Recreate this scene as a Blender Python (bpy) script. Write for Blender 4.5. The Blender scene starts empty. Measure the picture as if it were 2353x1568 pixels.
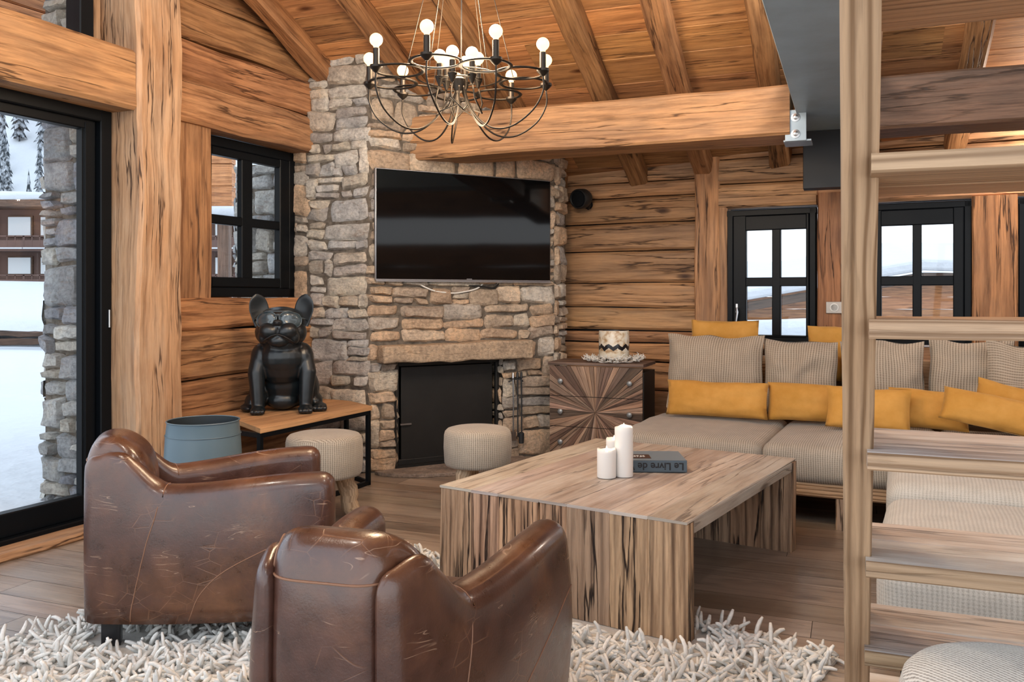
import bpy, bmesh, math, random
import numpy as np
from mathutils import Vector, Matrix, noise

PI = math.pi
C = bpy.context.scene.collection
R = random.Random(7)
V = Vector

# ------------------------------------------------------------------ node helpers
class NT:
    def __init__(s, name):
        s.m = bpy.data.materials.new(name); s.m.use_nodes = True
        s.t = s.m.node_tree; s.n = s.t.nodes; s.l = s.t.links
        s.n.clear()
        s.out = s.n.new('ShaderNodeOutputMaterial')
        s.b = s.n.new('ShaderNodeBsdfPrincipled')
        s.l.new(s.b.outputs[0], s.out.inputs[0])
    def set(s, inp, val):
        if isinstance(val, bpy.types.NodeSocket): s.l.new(val, inp)
        elif val is not None:
            if hasattr(inp.default_value, '__len__') and not isinstance(val, str):
                v = list(val)
                if len(inp.default_value) == 4 and len(v) == 3: v.append(1)
                inp.default_value = v
            else: inp.default_value = val
    def math(s, op, a, b=None, c=None, clamp=False):
        n = s.n.new('ShaderNodeMath'); n.operation = op; n.use_clamp = clamp
        s.set(n.inputs[0], a)
        if b is not None: s.set(n.inputs[1], b)
        if c is not None: s.set(n.inputs[2], c)
        return n.outputs[0]
    def mix(s, f, a, b, mode='MIX'):
        n = s.n.new('ShaderNodeMix'); n.data_type = 'RGBA'; n.blend_type = mode; n.clamp_factor = True
        s.set(n.inputs[0], f); s.set(n.inputs[6], a); s.set(n.inputs[7], b)
        return n.outputs[2]
    def noise(s, vec, scale, detail=4, rough=.55, dist=0):
        n = s.n.new('ShaderNodeTexNoise'); s.set(n.inputs['Vector'], vec)
        n.inputs['Scale'].default_value = scale; n.inputs['Detail'].default_value = detail
        n.inputs['Roughness'].default_value = rough; n.inputs['Distortion'].default_value = dist
        return n.outputs[0]
    def vor(s, vec, scale, feature='F1', rnd=1):
        n = s.n.new('ShaderNodeTexVoronoi'); n.feature = feature; s.set(n.inputs['Vector'], vec)
        n.inputs['Scale'].default_value = scale; n.inputs['Randomness'].default_value = rnd
        return n.outputs[0]
    def mapping(s, vec, scale=(1, 1, 1), loc=(0, 0, 0), rot=(0, 0, 0)):
        n = s.n.new('ShaderNodeMapping'); s.l.new(vec, n.inputs[0])
        n.inputs['Scale'].default_value = scale; n.inputs['Location'].default_value = loc; n.inputs['Rotation'].default_value = rot
        return n.outputs[0]
    def uv(s):
        return s.n.new('ShaderNodeUVMap').outputs[0]
    def obj(s):
        return s.n.new('ShaderNodeTexCoord').outputs['Object']
    def sep(s, vec):
        n = s.n.new('ShaderNodeSeparateXYZ'); s.l.new(vec, n.inputs[0]); return n.outputs
    def comb(s, x, y, z=0.0):
        n = s.n.new('ShaderNodeCombineXYZ'); s.set(n.inputs[0], x); s.set(n.inputs[1], y); s.set(n.inputs[2], z); return n.outputs[0]
    def ramp(s, f, stops, interp='LINEAR'):
        n = s.n.new('ShaderNodeValToRGB'); s.set(n.inputs[0], f); cr = n.color_ramp; cr.interpolation = interp
        while len(cr.elements) < len(stops): cr.elements.new(.5)
        for e, (p, c) in zip(cr.elements, stops):
            e.position = p; e.color = (c[0], c[1], c[2], 1) if hasattr(c, '__len__') else (c, c, c, 1)
        return n.outputs[0]
    def tint(s):
        n = s.n.new('ShaderNodeAttribute'); n.attribute_name = 'tint'; return n.outputs[0]
    def bump(s, h, strength=.5, dist=.01, normal=None):
        n = s.n.new('ShaderNodeBump'); n.inputs['Strength'].default_value = strength; n.inputs['Distance'].default_value = dist
        s.set(n.inputs['Height'], h)
        if normal is not None: s.l.new(normal, n.inputs['Normal'])
        s.l.new(n.outputs[0], s.b.inputs['Normal']); return n.outputs[0]
    def P(s, **k):
        names = dict(color='Base Color', rough='Roughness', metal='Metallic', coat='Coat Weight', coatr='Coat Roughness', sheen='Sheen Weight',
                     sheenr='Sheen Roughness', sheent='Sheen Tint', spec='Specular IOR Level', sss='Subsurface Weight', em='Emission Color', ems='Emission Strength', ior='IOR')
        for a, b in k.items(): s.set(s.b.inputs[names[a]], b)
        return s.m

def wood(name, light, mid, dark, rings=42, warpk=9.0, ringk=.55, knots=1.0, rough=.6, crack=.6, blotch=None, blotch_amt=.5, bump=.5, spec=.35, fib=1.0, st=.75, coat=0):
    t = NT(name); uv = t.uv(); x, y, z = t.sep(uv)
    c1 = t.comb(t.math('MULTIPLY', x, .75), t.math('MULTIPLY', y, 6.0))
    warp = t.noise(c1, 1.3, 3, .5)
    kc = t.comb(t.math('MULTIPLY', x, 1.5), t.math('MULTIPLY', y, 4.2))
    kd = t.vor(kc, 1.0)
    kfall = t.math('SMOOTH_MIN', t.math('MULTIPLY', kd, 4.0), 1.0, .3)
    ph = t.math('ADD', t.math('MULTIPLY', y, rings * 1.0), t.math('MULTIPLY', warp, warpk))
    ph = t.math('ADD', ph, t.math('MULTIPLY', kfall, -2.6))
    ring = t.math('ADD', t.math('MULTIPLY', t.math('SINE', t.math('MULTIPLY', ph, 2.4)), .5), .5)
    ringp = t.math('POWER', ring, 3.0)
    rgt = t.ramp(t.noise(t.comb(t.math('MULTIPLY', x, .7), t.math('MULTIPLY', y, 11.0), 6.6), 1.0, 3, .6), [(.36, .12), (.62, 1.25)])
    ringp = t.math('MULTIPLY', ringp, rgt)
    c2 = t.comb(t.math('MULTIPLY', x, 3.0), t.math('MULTIPLY', y, 90.0))
    fibre = t.noise(c2, 1.0, 4, .65)
    c3 = t.comb(t.math('MULTIPLY', x, .8), t.math('MULTIPLY', y, 9.0), 3.7)
    streak = t.noise(c3, 1.0, 5, .6)
    col = t.ramp(streak, [(.25, mid), (.52, light), (.75, mid)])
    col = t.mix(t.math('MULTIPLY', ringp, ringk), col, dark)
    col = t.mix(t.math('MULTIPLY', t.math('GREATER_THAN', .5, fibre), 0.0), col, dark)
    fr = t.ramp(fibre, [(.3, .55), (.6, 1.05)])
    col = t.mix(.55 * fib, col, t.mix(1.0, col, fr, 'MULTIPLY'))
    if blotch is not None:
        b = t.noise(t.comb(t.math('MULTIPLY', x, .9), t.math('MULTIPLY', y, 3.0), 9.1), 1.6, 5, .65)
        col = t.mix(t.ramp(b, [(.42, 0.0), (.66, blotch_amt)]), col, blotch)
    # knots
    if knots > 0:
        kk = t.ramp(kd, [(0.03, 1.0), (.085, .55), (.13, 0.0)])
        gate = t.math('GREATER_THAN', t.noise(t.comb(t.math('MULTIPLY', x, .4), t.math('MULTIPLY', y, .9), 5.5), 2.2, 1), .47)
        kk2 = t.math('MULTIPLY', t.math('MULTIPLY', kk, gate), knots)
        col = t.mix(kk2, col, (dark[0] * .35, dark[1] * .3, dark[2] * .3))
    # cracks (long thin dark checks)
    c4 = t.comb(t.math('MULTIPLY', x, .75), t.math('MULTIPLY', y, 13.0), 1.9)
    cr = t.noise(c4, 1.0, 6, .5)
    line = t.math('ABSOLUTE', t.math('SUBTRACT', cr, .5))
    gate2 = t.noise(t.comb(t.math('MULTIPLY', x, 1.1), t.math('MULTIPLY', y, 3.5), 7.7), 1.2, 2)
    ck = t.math('MULTIPLY', t.ramp(line, [(.005, 1.0), (.018, 0.0)]), t.ramp(gate2, [(.44, 0.0), (.54, crack)]))
    col = t.mix(ck, col, (dark[0] * .18, dark[1] * .16, dark[2] * .16))
    col = t.mix(1.0, col, t.tint(), 'MULTIPLY')
    c5 = t.comb(t.math('MULTIPLY', x, 2.2), t.math('MULTIPLY', y, 34.0), 4.4)
    st5 = t.noise(c5, 1.0, 5, .7); col = t.mix(t.ramp(st5, [(.46, 0.0), (.64, st)]), col, t.mix(1.0, col, (.42, .36, .32), 'MULTIPLY'))
    h = t.math('SUBTRACT', t.math('MULTIPLY', fibre, .5), t.math('MULTIPLY', ringp, .35))
    h = t.math('SUBTRACT', h, t.math('MULTIPLY', ck, 1.6))
    t.bump(h, bump, .006)
    return t.P(color=col, rough=t.math('ADD', t.math('MULTIPLY', fibre, .2), rough - .1), spec=spec, coat=coat, coatr=.3)

def fabric(name, c1, c2, ribs=115, ribk=.5, weave=320, sheen=.2, bumpd=.002):
    t = NT(name); uv = t.uv(); x, y, z = t.sep(uv)
    n0 = t.noise(t.comb(x, y), 5, 2)
    rib = t.math('ADD', t.math('MULTIPLY', t.math('SINE', t.math('MULTIPLY', t.math('ADD', x, t.math('MULTIPLY', n0, .006)), ribs * 2 * PI)), .5), .5)
    wv = t.noise(t.comb(t.math('MULTIPLY', x, 1.0), t.math('MULTIPLY', y, .6)), weave, 2, .6)
    kn = t.math('ADD', t.math('MULTIPLY', t.math('SINE', t.math('MULTIPLY', y, ribs * 2.3 * PI)), .25), .5)
    f = t.math('ADD', t.math('MULTIPLY', rib, ribk), t.math('MULTIPLY', wv, 1 - ribk))
    f = t.math('ADD', f, t.math('MULTIPLY', t.math('SUBTRACT', kn, .5), .25))
    col = t.ramp(f, [(.22, c2), (.62, c1)])
    big = t.noise(t.comb(x, y), 9, 3)
    col = t.mix(.35, col, t.mix(1.0, col, t.ramp(big, [(.3, .75), (.7, 1.15)]), 'MULTIPLY'))
    t.bump(f, .7, bumpd)
    return t.P(color=col, rough=.95, spec=.1, sheen=sheen, sheenr=.5)

def plain(name, col, rough=.5, metal=0, bump=0, bscale=60, coat=0, spec=.5, var=0):
    t = NT(name); o = t.obj(); c = col
    nz = t.noise(o, bscale, 4)
    if var: c = t.mix(t.noise(o, bscale * .15, 4), [q * (1 - var) for q in col], [min(1, q * (1 + var)) for q in col])
    if bump: t.bump(nz, bump, .002)
    return t.P(color=c, rough=rough, metal=metal, coat=coat, spec=spec)

def emit(name, col, st):
    t = NT(name); return t.P(color=(.12, .09, .06), em=col, ems=st, rough=.3)

M = {}
M['wall_wood'] = wood('reclaimed_wall_wood', (.54, .285, .135), (.42, .20, .085), (.17, .065, .028), rings=40, ringk=.55, blotch=(.17, .085, .045), blotch_amt=.55, crack=.8)
M['back_wood'] = wood('back_wall_wood', (.62, .345, .17), (.48, .245, .11), (.21, .10, .045), rings=34, ringk=.5, blotch=(.30, .19, .12), blotch_amt=.55, crack=.9, st=.55)
M['post_wood'] = wood('old_post_wood', (.58, .35, .195), (.48, .265, .14), (.24, .115, .055), rings=30, ringk=.42, blotch=(.60, .46, .33), blotch_amt=.5, crack=.9, st=.5)
M['beam_wood'] = wood('beam_wood', (.58, .325, .155), (.48, .25, .115), (.26, .12, .055), rings=24, ringk=.35, blotch=(.25, .15, .09), blotch_amt=.6, crack=.8, st=.6)
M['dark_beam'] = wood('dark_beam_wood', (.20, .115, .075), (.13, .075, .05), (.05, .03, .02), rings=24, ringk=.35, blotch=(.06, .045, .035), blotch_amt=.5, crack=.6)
M['ceil_wood'] = wood('ceiling_board_wood', (.68, .34, .14), (.56, .26, .10), (.30, .12, .045), rings=20, ringk=.4, blotch=(.28, .13, .06), blotch_amt=.6, crack=.7, st=.6)
M['rafter_wood'] = wood('rafter_wood', (.50, .26, .115), (.38, .18, .075), (.17, .07, .03), rings=22, ringk=.45, blotch=(.13, .07, .04), blotch_amt=.5, crack=.8)
M['grey_wood'] = wood('weathered_pale_wood', (.55, .42, .31), (.42, .30, .21), (.24, .16, .11), rings=22, ringk=.35, blotch=(.5, .44, .38), blotch_amt=.5, crack=.8)
M['table_side'] = wood('table_side_wood', (.60, .39, .245), (.47, .29, .175), (.14, .075, .045), rings=62, warpk=3.5, ringk=.85, blotch=(.30, .19, .12), blotch_amt=.45, crack=1.0, bump=.9, st=.7)
M['table_top'] = wood('table_top_wood', (.50, .41, .345), (.37, .265, .20), (.17, .115, .085), rings=26, ringk=.3, blotch=(.62, .57, .52), blotch_amt=.75, crack=.6, rough=.42, st=.35, spec=.5)
M['floor_wood'] = wood('floor_plank_wood', (.39, .315, .25), (.305, .235, .18), (.16, .115, .085), rings=18, ringk=.3, blotch=(.20, .135, .095), blotch_amt=.5, crack=.35, rough=.36, bump=.2, spec=.5, knots=.6, st=.3, coat=.5)
M['stair_wood'] = wood('stair_wood', (.56, .38, .235), (.48, .31, .18), (.27, .16, .085), rings=120, warpk=3, ringk=.95, blotch=(.42, .28, .18), blotch_amt=.2, crack=.3, knots=.3, st=.2)
M['tread_wood'] = wood('lit_tread_top_wood', (.58, .50, .44), (.40, .31, .26), (.20, .14, .11), rings=26, ringk=.45, blotch=(.72, .72, .72), blotch_amt=.85, crack=.6, st=.35, rough=.45)  # weathered tops; reflected window light is also put into the pale blotches
M['bench_wood'] = wood('bench_top_wood', (.62, .37, .19), (.52, .28, .13), (.28, .13, .06), rings=18, ringk=.4, blotch=(.45, .26, .14), blotch_amt=.3, crack=.3, st=.25)
M['sun_wood'] = wood('sunburst_wood', (.27, .17, .12), (.17, .105, .075), (.06, .04, .03), rings=30, ringk=.5, blotch=(.34, .25, .19), blotch_amt=.5, crack=.5, knots=.3)
M['ext_wood'] = wood('outside_orange_wood', (.62, .27, .11), (.50, .20, .08), (.22, .08, .035), rings=20, ringk=.4, crack=.5)
M['log_leg'] = wood('birch_leg_wood', (.66, .50, .34), (.58, .42, .27), (.36, .24, .15), rings=8, ringk=.2, blotch=(.30, .19, .12), blotch_amt=.3, crack=.2, knots=.9)

def mk_stone():
    t = NT('field_stone'); o = t.obj()
    n1 = t.noise(o, 7, 5, .6); n2 = t.noise(o, 45, 5, .65); n3 = t.noise(t.mapping(o, (1, 1, 3.5)), 9, 4, .6, 1.2)
    base = t.mix(1.0, t.tint(), t.ramp(n1, [(.3, (.62, .62, .64)), (.55, (1, 1, 1)), (.75, (1.1, 1.0, .88))]), 'MULTIPLY')
    base = t.mix(1.0, base, t.ramp(n2, [(.3, .68), (.6, 1.22)]), 'MULTIPLY')
    base = t.mix(t.ramp(n3, [(.56, 0.0), (.68, .45)]), base, (.23, .15, .10))
    h = t.math('ADD', t.math('MULTIPLY', n2, .5), t.math('MULTIPLY', n1, 1.0))
    h = t.math('ADD', h, t.math('MULTIPLY', n3, .7))
    h = t.math('ADD', h, t.math('MULTIPLY', t.noise(t.mapping(o, (1, 1, 2.5)), 110, 4, .7), .35))
    t.bump(h, 1.0, .018)
    return t.P(color=base, rough=.85, spec=.25)
M['stone'] = mk_stone()
def mk_mortar():
    t = NT('stone_mortar'); o = t.obj(); n = t.noise(o, 30, 5)
    t.bump(n, .8, .01)
    return t.P(color=t.ramp(n, [(.3, (.09, .075, .06)), (.7, (.20, .17, .14))]), rough=.95, spec=.1)
M['mortar'] = mk_mortar()

def mk_leather():
    t = NT('worn_brown_leather'); o = t.obj()
    n1 = t.noise(o, 3.2, 5, .62, .4); n2 = t.noise(o, 14, 5, .6); n3 = t.noise(o, 160, 3, .6)
    col = t.ramp(n1, [(.30, (.046, .018, .013)), (.48, (.076, .029, .018)), (.60, (.118, .047, .023)), (.74, (.19, .080, .036))])
    col = t.mix(1.0, col, t.ramp(n2, [(.3, .7), (.65, 1.15)]), 'MULTIPLY')
    # crease network
    vo = t.vor(t.mapping(o, (1, 1, 1.6)), 11, 'DISTANCE_TO_EDGE')
    wgate = t.ramp(t.noise(o, 4.5, 2), [(.52, 0.0), (.64, 1.0)])
    cre = t.math('MULTIPLY', t.ramp(vo, [(.004, 1.0), (.022, 0.0)]), wgate)
    s1 = t.noise(t.mapping(o, (.8, 1.5, 6.0), (3, 1, 2), (.5, .3, .9)), 3.1, 3, .5, .6)
    scr = t.math('MULTIPLY', t.ramp(t.math('ABSOLUTE', t.math('SUBTRACT', s1, .5)), [(.0015, 1.0), (.006, 0.0)]), t.ramp(t.noise(o, 6.5, 2), [(.57, 0.0), (.63, .8)]))
    col = t.mix(t.math('MULTIPLY', cre, .35), col, (.34, .16, .08))
    col = t.mix(scr, col, (.42, .27, .18))
    h = t.math('ADD', t.math('MULTIPLY', n3, .25), t.math('MULTIPLY', n2, .5))
    h = t.math('SUBTRACT', h, t.math('MULTIPLY', cre, .2))
    t.bump(h, .35, .006)
    return t.P(color=col, rough=t.ramp(n2, [(.3, .24), (.7, .42)]), spec=.65, coat=.4, coatr=.15)
M['leather'] = mk_leather()
M['seam'] = plain('leather_seam', (.26, .13, .075), .6)
M['foot'] = plain('black_foot', (.012, .012, .014), .35)
M['fab'] = fabric('ribbed_beige_fabric', (.46, .41, .34), (.20, .17, .135), ribs=80, ribk=.36)
M['fab2'] = fabric('ribbed_back_cushion_fabric', (.47, .395, .31), (.22, .175, .13), ribs=62, ribk=.42)
M['fabg'] = fabric('pale_grey_fabric', (.55, .53, .48), (.36, .34, .30), ribs=70, ribk=.25)
M['tweed'] = fabric('tweed_fabric', (.68, .66, .61), (.27, .25, .22), ribs=120, ribk=.45, weave=200)
def mk_velvet():
    t = NT('mustard_velvet'); o = t.obj(); n = t.noise(o, 6, 4, .6); n2 = t.noise(o, 120, 2)
    t.bump(t.math('ADD', n, t.math('MULTIPLY', n2, .2)), .3, .01)
    return t.P(color=t.ramp(n, [(.3, (.50, .245, .045)), (.7, (.64, .335, .085))]), rough=.85, sheen=.35, sheenr=.4, sheent=(1, .7, .3), spec=.2)
M['velvet'] = mk_velvet()
M['black'] = plain('black_frame_metal', (.0035, .005, .007), .42, 0, spec=.16)
M['blackm'] = plain('matt_black', (.007, .007, .008), .6)
M['steel'] = plain('blue_grey_steel', (.27, .385, .48), .40, 0, bump=.5, bscale=25, var=.35)
M['darksteel'] = plain('dark_steel', (.022, .024, .027), .6, .1)
M['galv'] = plain('galvanised_plate', (.36, .42, .46), .4, .8, var=.2)
M['bluepot'] = plain('blue_grey_paint', (.11, .17, .21), .42, 0, spec=.5)
M['potin'] = plain('dark_inside', (.02, .028, .034), .5)
M['screen'] = plain('tv_glass', (.003, .003, .0035), .05, 0, spec=.32)
M['tvframe'] = plain('silver_trim', (.45, .45, .46), .3, .9)
M['white'] = plain('white_plastic', (.75, .74, .70), .5)
M['wax'] = plain('white_wax', (.86, .84, .80), .5, var=.03)
M['firemetal'] = plain('sooty_metal', (.018, .017, .016), .5, .3, bump=.4, bscale=30, var=.5)
M['bulb'] = emit('lit_bulb', (1, .62, .30), 1.7)
M['flame'] = emit('led_flame', (1, .75, .45), 5)
M['bronze'] = plain('aged_bronze_metal', (.035, .029, .024), .38, .8)
M['chrome'] = plain('brushed_metal', (.5, .5, .5), .3, 1)
M['dog'] = plain('satin_black_resin', (.007, .011, .014), .33, 0, spec=.55)
M['lens'] = plain('dark_lens', (.045, .07, .085), .2, 0, spec=.8, coat=.5)
M['blind'] = plain('white_blind', (.75, .78, .80), .7)
M['brownwall'] = plain('dark_brown_boards', (.13, .075, .06), .8, var=.2, bscale=10)
M['knobm'] = plain('grey_knob', (.28, .30, .31), .4, .5)
M['socketm'] = plain('socket_plate', (.40, .36, .32), .4, .5)
M['bookcov'] = plain('blue_grey_book', (.07, .10, .125), .4, var=.1)
M['booktop'] = plain('blue_book_top', (.15, .22, .29), .35)
M['booklab'] = plain('brown_label', (.045, .025, .025), .4)
M['ink'] = plain('black_ink', (.006, .006, .008), .5)
M['paper'] = plain('pages', (.6, .57, .5), .8)
def mk_rug():
    t = NT('felted_wool'); n = t.noise(t.obj(), 90, 3)
    col = t.mix(1.0, t.tint(), t.ramp(n, [(.3, .85), (.7, 1.05)]), 'MULTIPLY'); t.bump(n, .4, .002)
    return t.P(color=col, rough=.95, spec=.1, sheen=.2)
M['rug'] = mk_rug()
def mk_snow():
    t = NT('snow'); n = t.noise(t.obj(), 1.5, 5); t.bump(n, .5, .2)
    return t.P(color=(.60, .625, .66), rough=.9, spec=.2)
M['snow'] = mk_snow()
def mk_tree():
    t = NT('frosted_needles'); n = t.noise(t.obj(), 1.6, 4)
    return t.P(color=t.ramp(n, [(.42, (.035, .042, .048)), (.6, (.40, .43, .47))]), rough=.95, spec=.1)
M['tree'] = mk_tree()
def mk_glass():
    t = NT('window_glass'); t.n.remove(t.b)
    tr = t.n.new('ShaderNodeBsdfTransparent'); tr.inputs[0].default_value = (.95, .97, .98, 1)
    gl = t.n.new('ShaderNodeBsdfGlossy'); gl.inputs['Roughness'].default_value = .02; gl.inputs[0].default_value = (1, 1, 1, 1)
    fr = t.n.new('ShaderNodeFresnel'); fr.inputs[0].default_value = 1.45
    mx = t.n.new('ShaderNodeMixShader'); gm = t.n.new('ShaderNodeNewGeometry'); t.l.new(t.math('MULTIPLY', fr.outputs[0], t.math('SUBTRACT', 1.0, gm.outputs['Backfacing'])), mx.inputs[0]); t.l.new(tr.outputs[0], mx.inputs[1]); t.l.new(gl.outputs[0], mx.inputs[2])
    t.l.new(mx.outputs[0], t.out.inputs[0]); return t.m
M['glass'] = mk_glass()
def mk_holder():
    t = NT('mother_of_pearl_holder'); uv = t.uv(); x, y, z = t.sep(uv)
    zz = t.math('ABSOLUTE', t.math('SUBTRACT', t.math('FRACT', t.math('MULTIPLY', x, 14.0)), .5))
    zz2 = t.math('ADD', t.math('MULTIPLY', zz, .05), t.math('MULTIPLY', t.noise(uv, 30, 2), .02))
    m1 = t.math('LESS_THAN', t.math('ABSOLUTE', t.math('SUBTRACT', y, t.math('ADD', zz2, .115))), .016)
    m2 = t.math('LESS_THAN', t.math('ABSOLUTE', t.math('SUBTRACT', y, t.math('ADD', zz2, .0))), .028)
    m = t.math('MAXIMUM', m1, m2)
    base = t.ramp(t.noise(uv, 22, 3), [(.35, (.42, .27, .14)), (.5, (.70, .62, .48)), (.7, (.75, .73, .66))])
    return t.P(color=t.mix(m, base, (.01, .01, .012)), rough=.3, coat=.3)
M['holder'] = mk_holder()

# ------------------------------------------------------------------ mesh helpers
class MB:
    def __init__(s): s.v = []; s.f = []; s.u = []; s.t = []
    def add(s, verts, faces, uvs=None, tint=(1, 1, 1)):
        b = len(s.v); s.v += [tuple(p) for p in verts]
        for i, fc in enumerate(faces):
            s.f.append([b + k for k in fc]); s.u.append(uvs[i] if uvs else [(0, 0)] * len(fc)); s.t.append(tint)
        return s
    def build(s, name, mat, parent=None, smooth=True, ang=38, bevel=0, sub=0, mod=None):
        me = bpy.data.meshes.new(name); me.from_pydata(s.v, [], s.f)
        uvl = me.uv_layers.new(name='UVMap'); flat = [c for f in s.u for p in f for c in p]
        uvl.data.foreach_set('uv', flat)
        at = me.color_attributes.new('tint', 'FLOAT_COLOR', 'CORNER')
        fl = []
        for f, t in zip(s.f, s.t): fl += [t[0], t[1], t[2], 1.0] * len(f)
        at.data.foreach_set('color', fl)
        me.materials.append(mat if not isinstance(mat, str) else M[mat])
        if smooth:
            me.polygons.foreach_set('use_smooth', [True] * len(s.f))
            if ang < 180:
                me.set_sharp_from_angle(angle=math.radians(ang))
        me.update()
        o = bpy.data.objects.new(name, me); C.objects.link(o)
        if parent is not None: o.parent = parent
        if bevel:
            m = o.modifiers.new('b', 'BEVEL'); m.width = bevel; m.segments = 2; m.limit_method = 'ANGLE'; m.angle_limit = math.radians(40)
        if sub:
            m = o.modifiers.new('s', 'SUBSURF'); m.levels = sub; m.render_levels = sub
        return o

def tag(o, label=None, cat=None, group=None, kind=None):
    if label: o['label'] = label
    if cat: o['category'] = cat
    if group: o['group'] = group
    if kind: o['kind'] = kind
    return o
def thing(name, label, cat, loc=(0, 0, 0), rz=0, group=None, kind=None):
    o = bpy.data.objects.new(name, None); C.objects.link(o); o.location = loc; o.rotation_euler = (0, 0, rz)
    o.empty_display_size = .1
    return tag(o, label, cat, group, kind)
def copy_tree(o, parent=None):
    c = o.copy(); C.objects.link(c); c.parent = parent
    for ch in list(o.children): copy_tree(ch, c)
    return c
_tr = random.Random(3)
def rt(a=.8, b=1.12, sat=.04):
    k = _tr.uniform(a, b); return (k * (1 + _tr.uniform(-sat, sat)), k, k * (1 + _tr.uniform(-sat, sat)))

def timber(mb, p0, p1, w, h, up=(0, 0, 1), jit=.005, ch=.01, seg=None, tint=None, taper=0, sag=0):
    """a sawn or hewn piece from p0 to p1; w across, h along up; uv runs along the grain"""
    p0, p1 = V(p0), V(p1); d = p1 - p0; L = d.length; d = d.normalized(); up = V(up)
    side = d.cross(up).normalized(); up = side.cross(d).normalized()
    n = seg or max(1, int(L / .18)); tint = tint or rt()
    so = _tr.uniform(0, 50); vo = _tr.uniform(0, 30); uo = _tr.uniform(0, 30)
    a, b = w / 2, h / 2; c = min(ch, a * .6, b * .6)
    prof = [(-a, -b + c), (-a, b - c), (-a + c, b), (a - c, b), (a, b - c), (a, -b + c), (a - c, -b), (-a + c, -b)]
    corner = [0, 1, 1, 2, 2, 3, 3, 0]
    per = [0]
    for i in range(8):
        q, r = prof[i], prof[(i + 1) % 8]; per.append(per[-1] + math.hypot(q[0] - r[0], q[1] - r[1]))
    vs, fs, us = [], [], []
    for i in range(n + 1):
        t = i / n; base = p0 + d * (L * t) + up * (sag * math.sin(PI * t))
        for k, (x, y) in enumerate(prof):
            cc = corner[k]
            jx = jit * noise.noise(V((so + L * t * 1.7, cc * 7.3, 1.0))) * 2 + jit * .5 * noise.noise(V((so + L * t * 9, cc * 3.3, 4.0)))
            jy = jit * noise.noise(V((so + L * t * 1.5, cc * 5.1, 9.0))) * 2 + jit * .5 * noise.noise(V((so + L * t * 8, cc * 2.3, 14.0)))
            vs.append(base + side * (x + jx) + up * (y + jy))
    for i in range(n):
        for k in range(8):
            k2 = (k + 1) % 8; A = i * 8 + k; B = i * 8 + k2
            fs.append([A, B, B + 8, A + 8])
            u0, u1 = uo + L * i / n, uo + L * (i + 1) / n
            us.append([(u0, vo + per[k]), (u0, vo + per[k + 1]), (u1, vo + per[k + 1]), (u1, vo + per[k])])
    for e in (0, 1):
        idx = [e * n * 8 + k for k in range(8)]
        if e == 0: idx = idx[::-1]
        fs.append(idx)
        pp = prof if e else prof[::-1]
        us.append([(uo + x * .25, vo + y) for x, y in pp])
    mb.add(vs, fs, us, tint); return mb

def box(mb, c, size, rz=0, tint=(1, 1, 1), M4=None):
    x, y, z = [q / 2 for q in size]; m = M4 or (Matrix.Translation(V(c)) @ Matrix.Rotation(rz, 4, 'Z'))
    vs = [m @ V((sx * x, sy * y, sz * z)) for sz in (-1, 1) for sy in (-1, 1) for sx in (-1, 1)]
    fs = [[0, 2, 3, 1], [4, 5, 7, 6], [0, 1, 5, 4], [2, 6, 7, 3], [0, 4, 6, 2], [1, 3, 7, 5]]
    loc = [(sx * x, sy * y, sz * z) for sz in (-1, 1) for sy in (-1, 1) for sx in (-1, 1)]
    ax = [(0, 1), (0, 1), (0, 2), (0, 2), (1, 2), (1, 2)]
    us = [[(loc[i][a], loc[i][b]) for i in f] for f, (a, b) in zip(fs, ax)]
    mb.add(vs, fs, us, tint); return mb

def lathe(mb, prof, c=(0, 0, 0), seg=32, tint=(1, 1, 1), cap=True, axis=None, su=1.0, wob=0):
    """prof: list of (r, z); closes with centre points when cap"""
    m = Matrix.Translation(V(c)) @ (axis.to_4x4() if axis is not None else Matrix.Identity(4))
    vs, fs, us = [], [], []; n = len(prof); rm = max(r for r, z in prof)
    l = [0]
    for i in range(1, n): l.append(l[-1] + math.hypot(prof[i][0] - prof[i - 1][0], prof[i][1] - prof[i - 1][1]))
    for r, z in prof:
        for k in range(seg):
            a = 2 * PI * k / seg; rr = r * (1 + wob * noise.noise(V((math.cos(a) * 1.5, math.sin(a) * 1.5, z * 6 + 3))))
            vs.append(m @ V((rr * math.cos(a), rr * math.sin(a), z)))
    for i in range(n - 1):
        for k in range(seg):
            k2 = (k + 1) % seg; fs.append([i * seg + k, i * seg + k2, (i + 1) * seg + k2, (i + 1) * seg + k])
            ua, ub = 2 * PI * k / seg * rm * su, 2 * PI * (k + 1) / seg * rm * su
            us.append([(ua, l[i]), (ub, l[i]), (ub, l[i + 1]), (ua, l[i + 1])])
    if cap:
        for e in (0, n - 1):
            idx = [e * seg + k for k in range(seg)]
            if e == 0: idx = idx[::-1]
            fs.append(idx); us.append([(vs_[0], vs_[1]) for vs_ in [(prof[e][0] * math.cos(2 * PI * k / seg), prof[e][0] * math.sin(2 * PI * k / seg)) for k in (range(seg) if e else range(seg - 1, -1, -1))]])
    mb.add(vs, fs, us, tint); return mb

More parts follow.
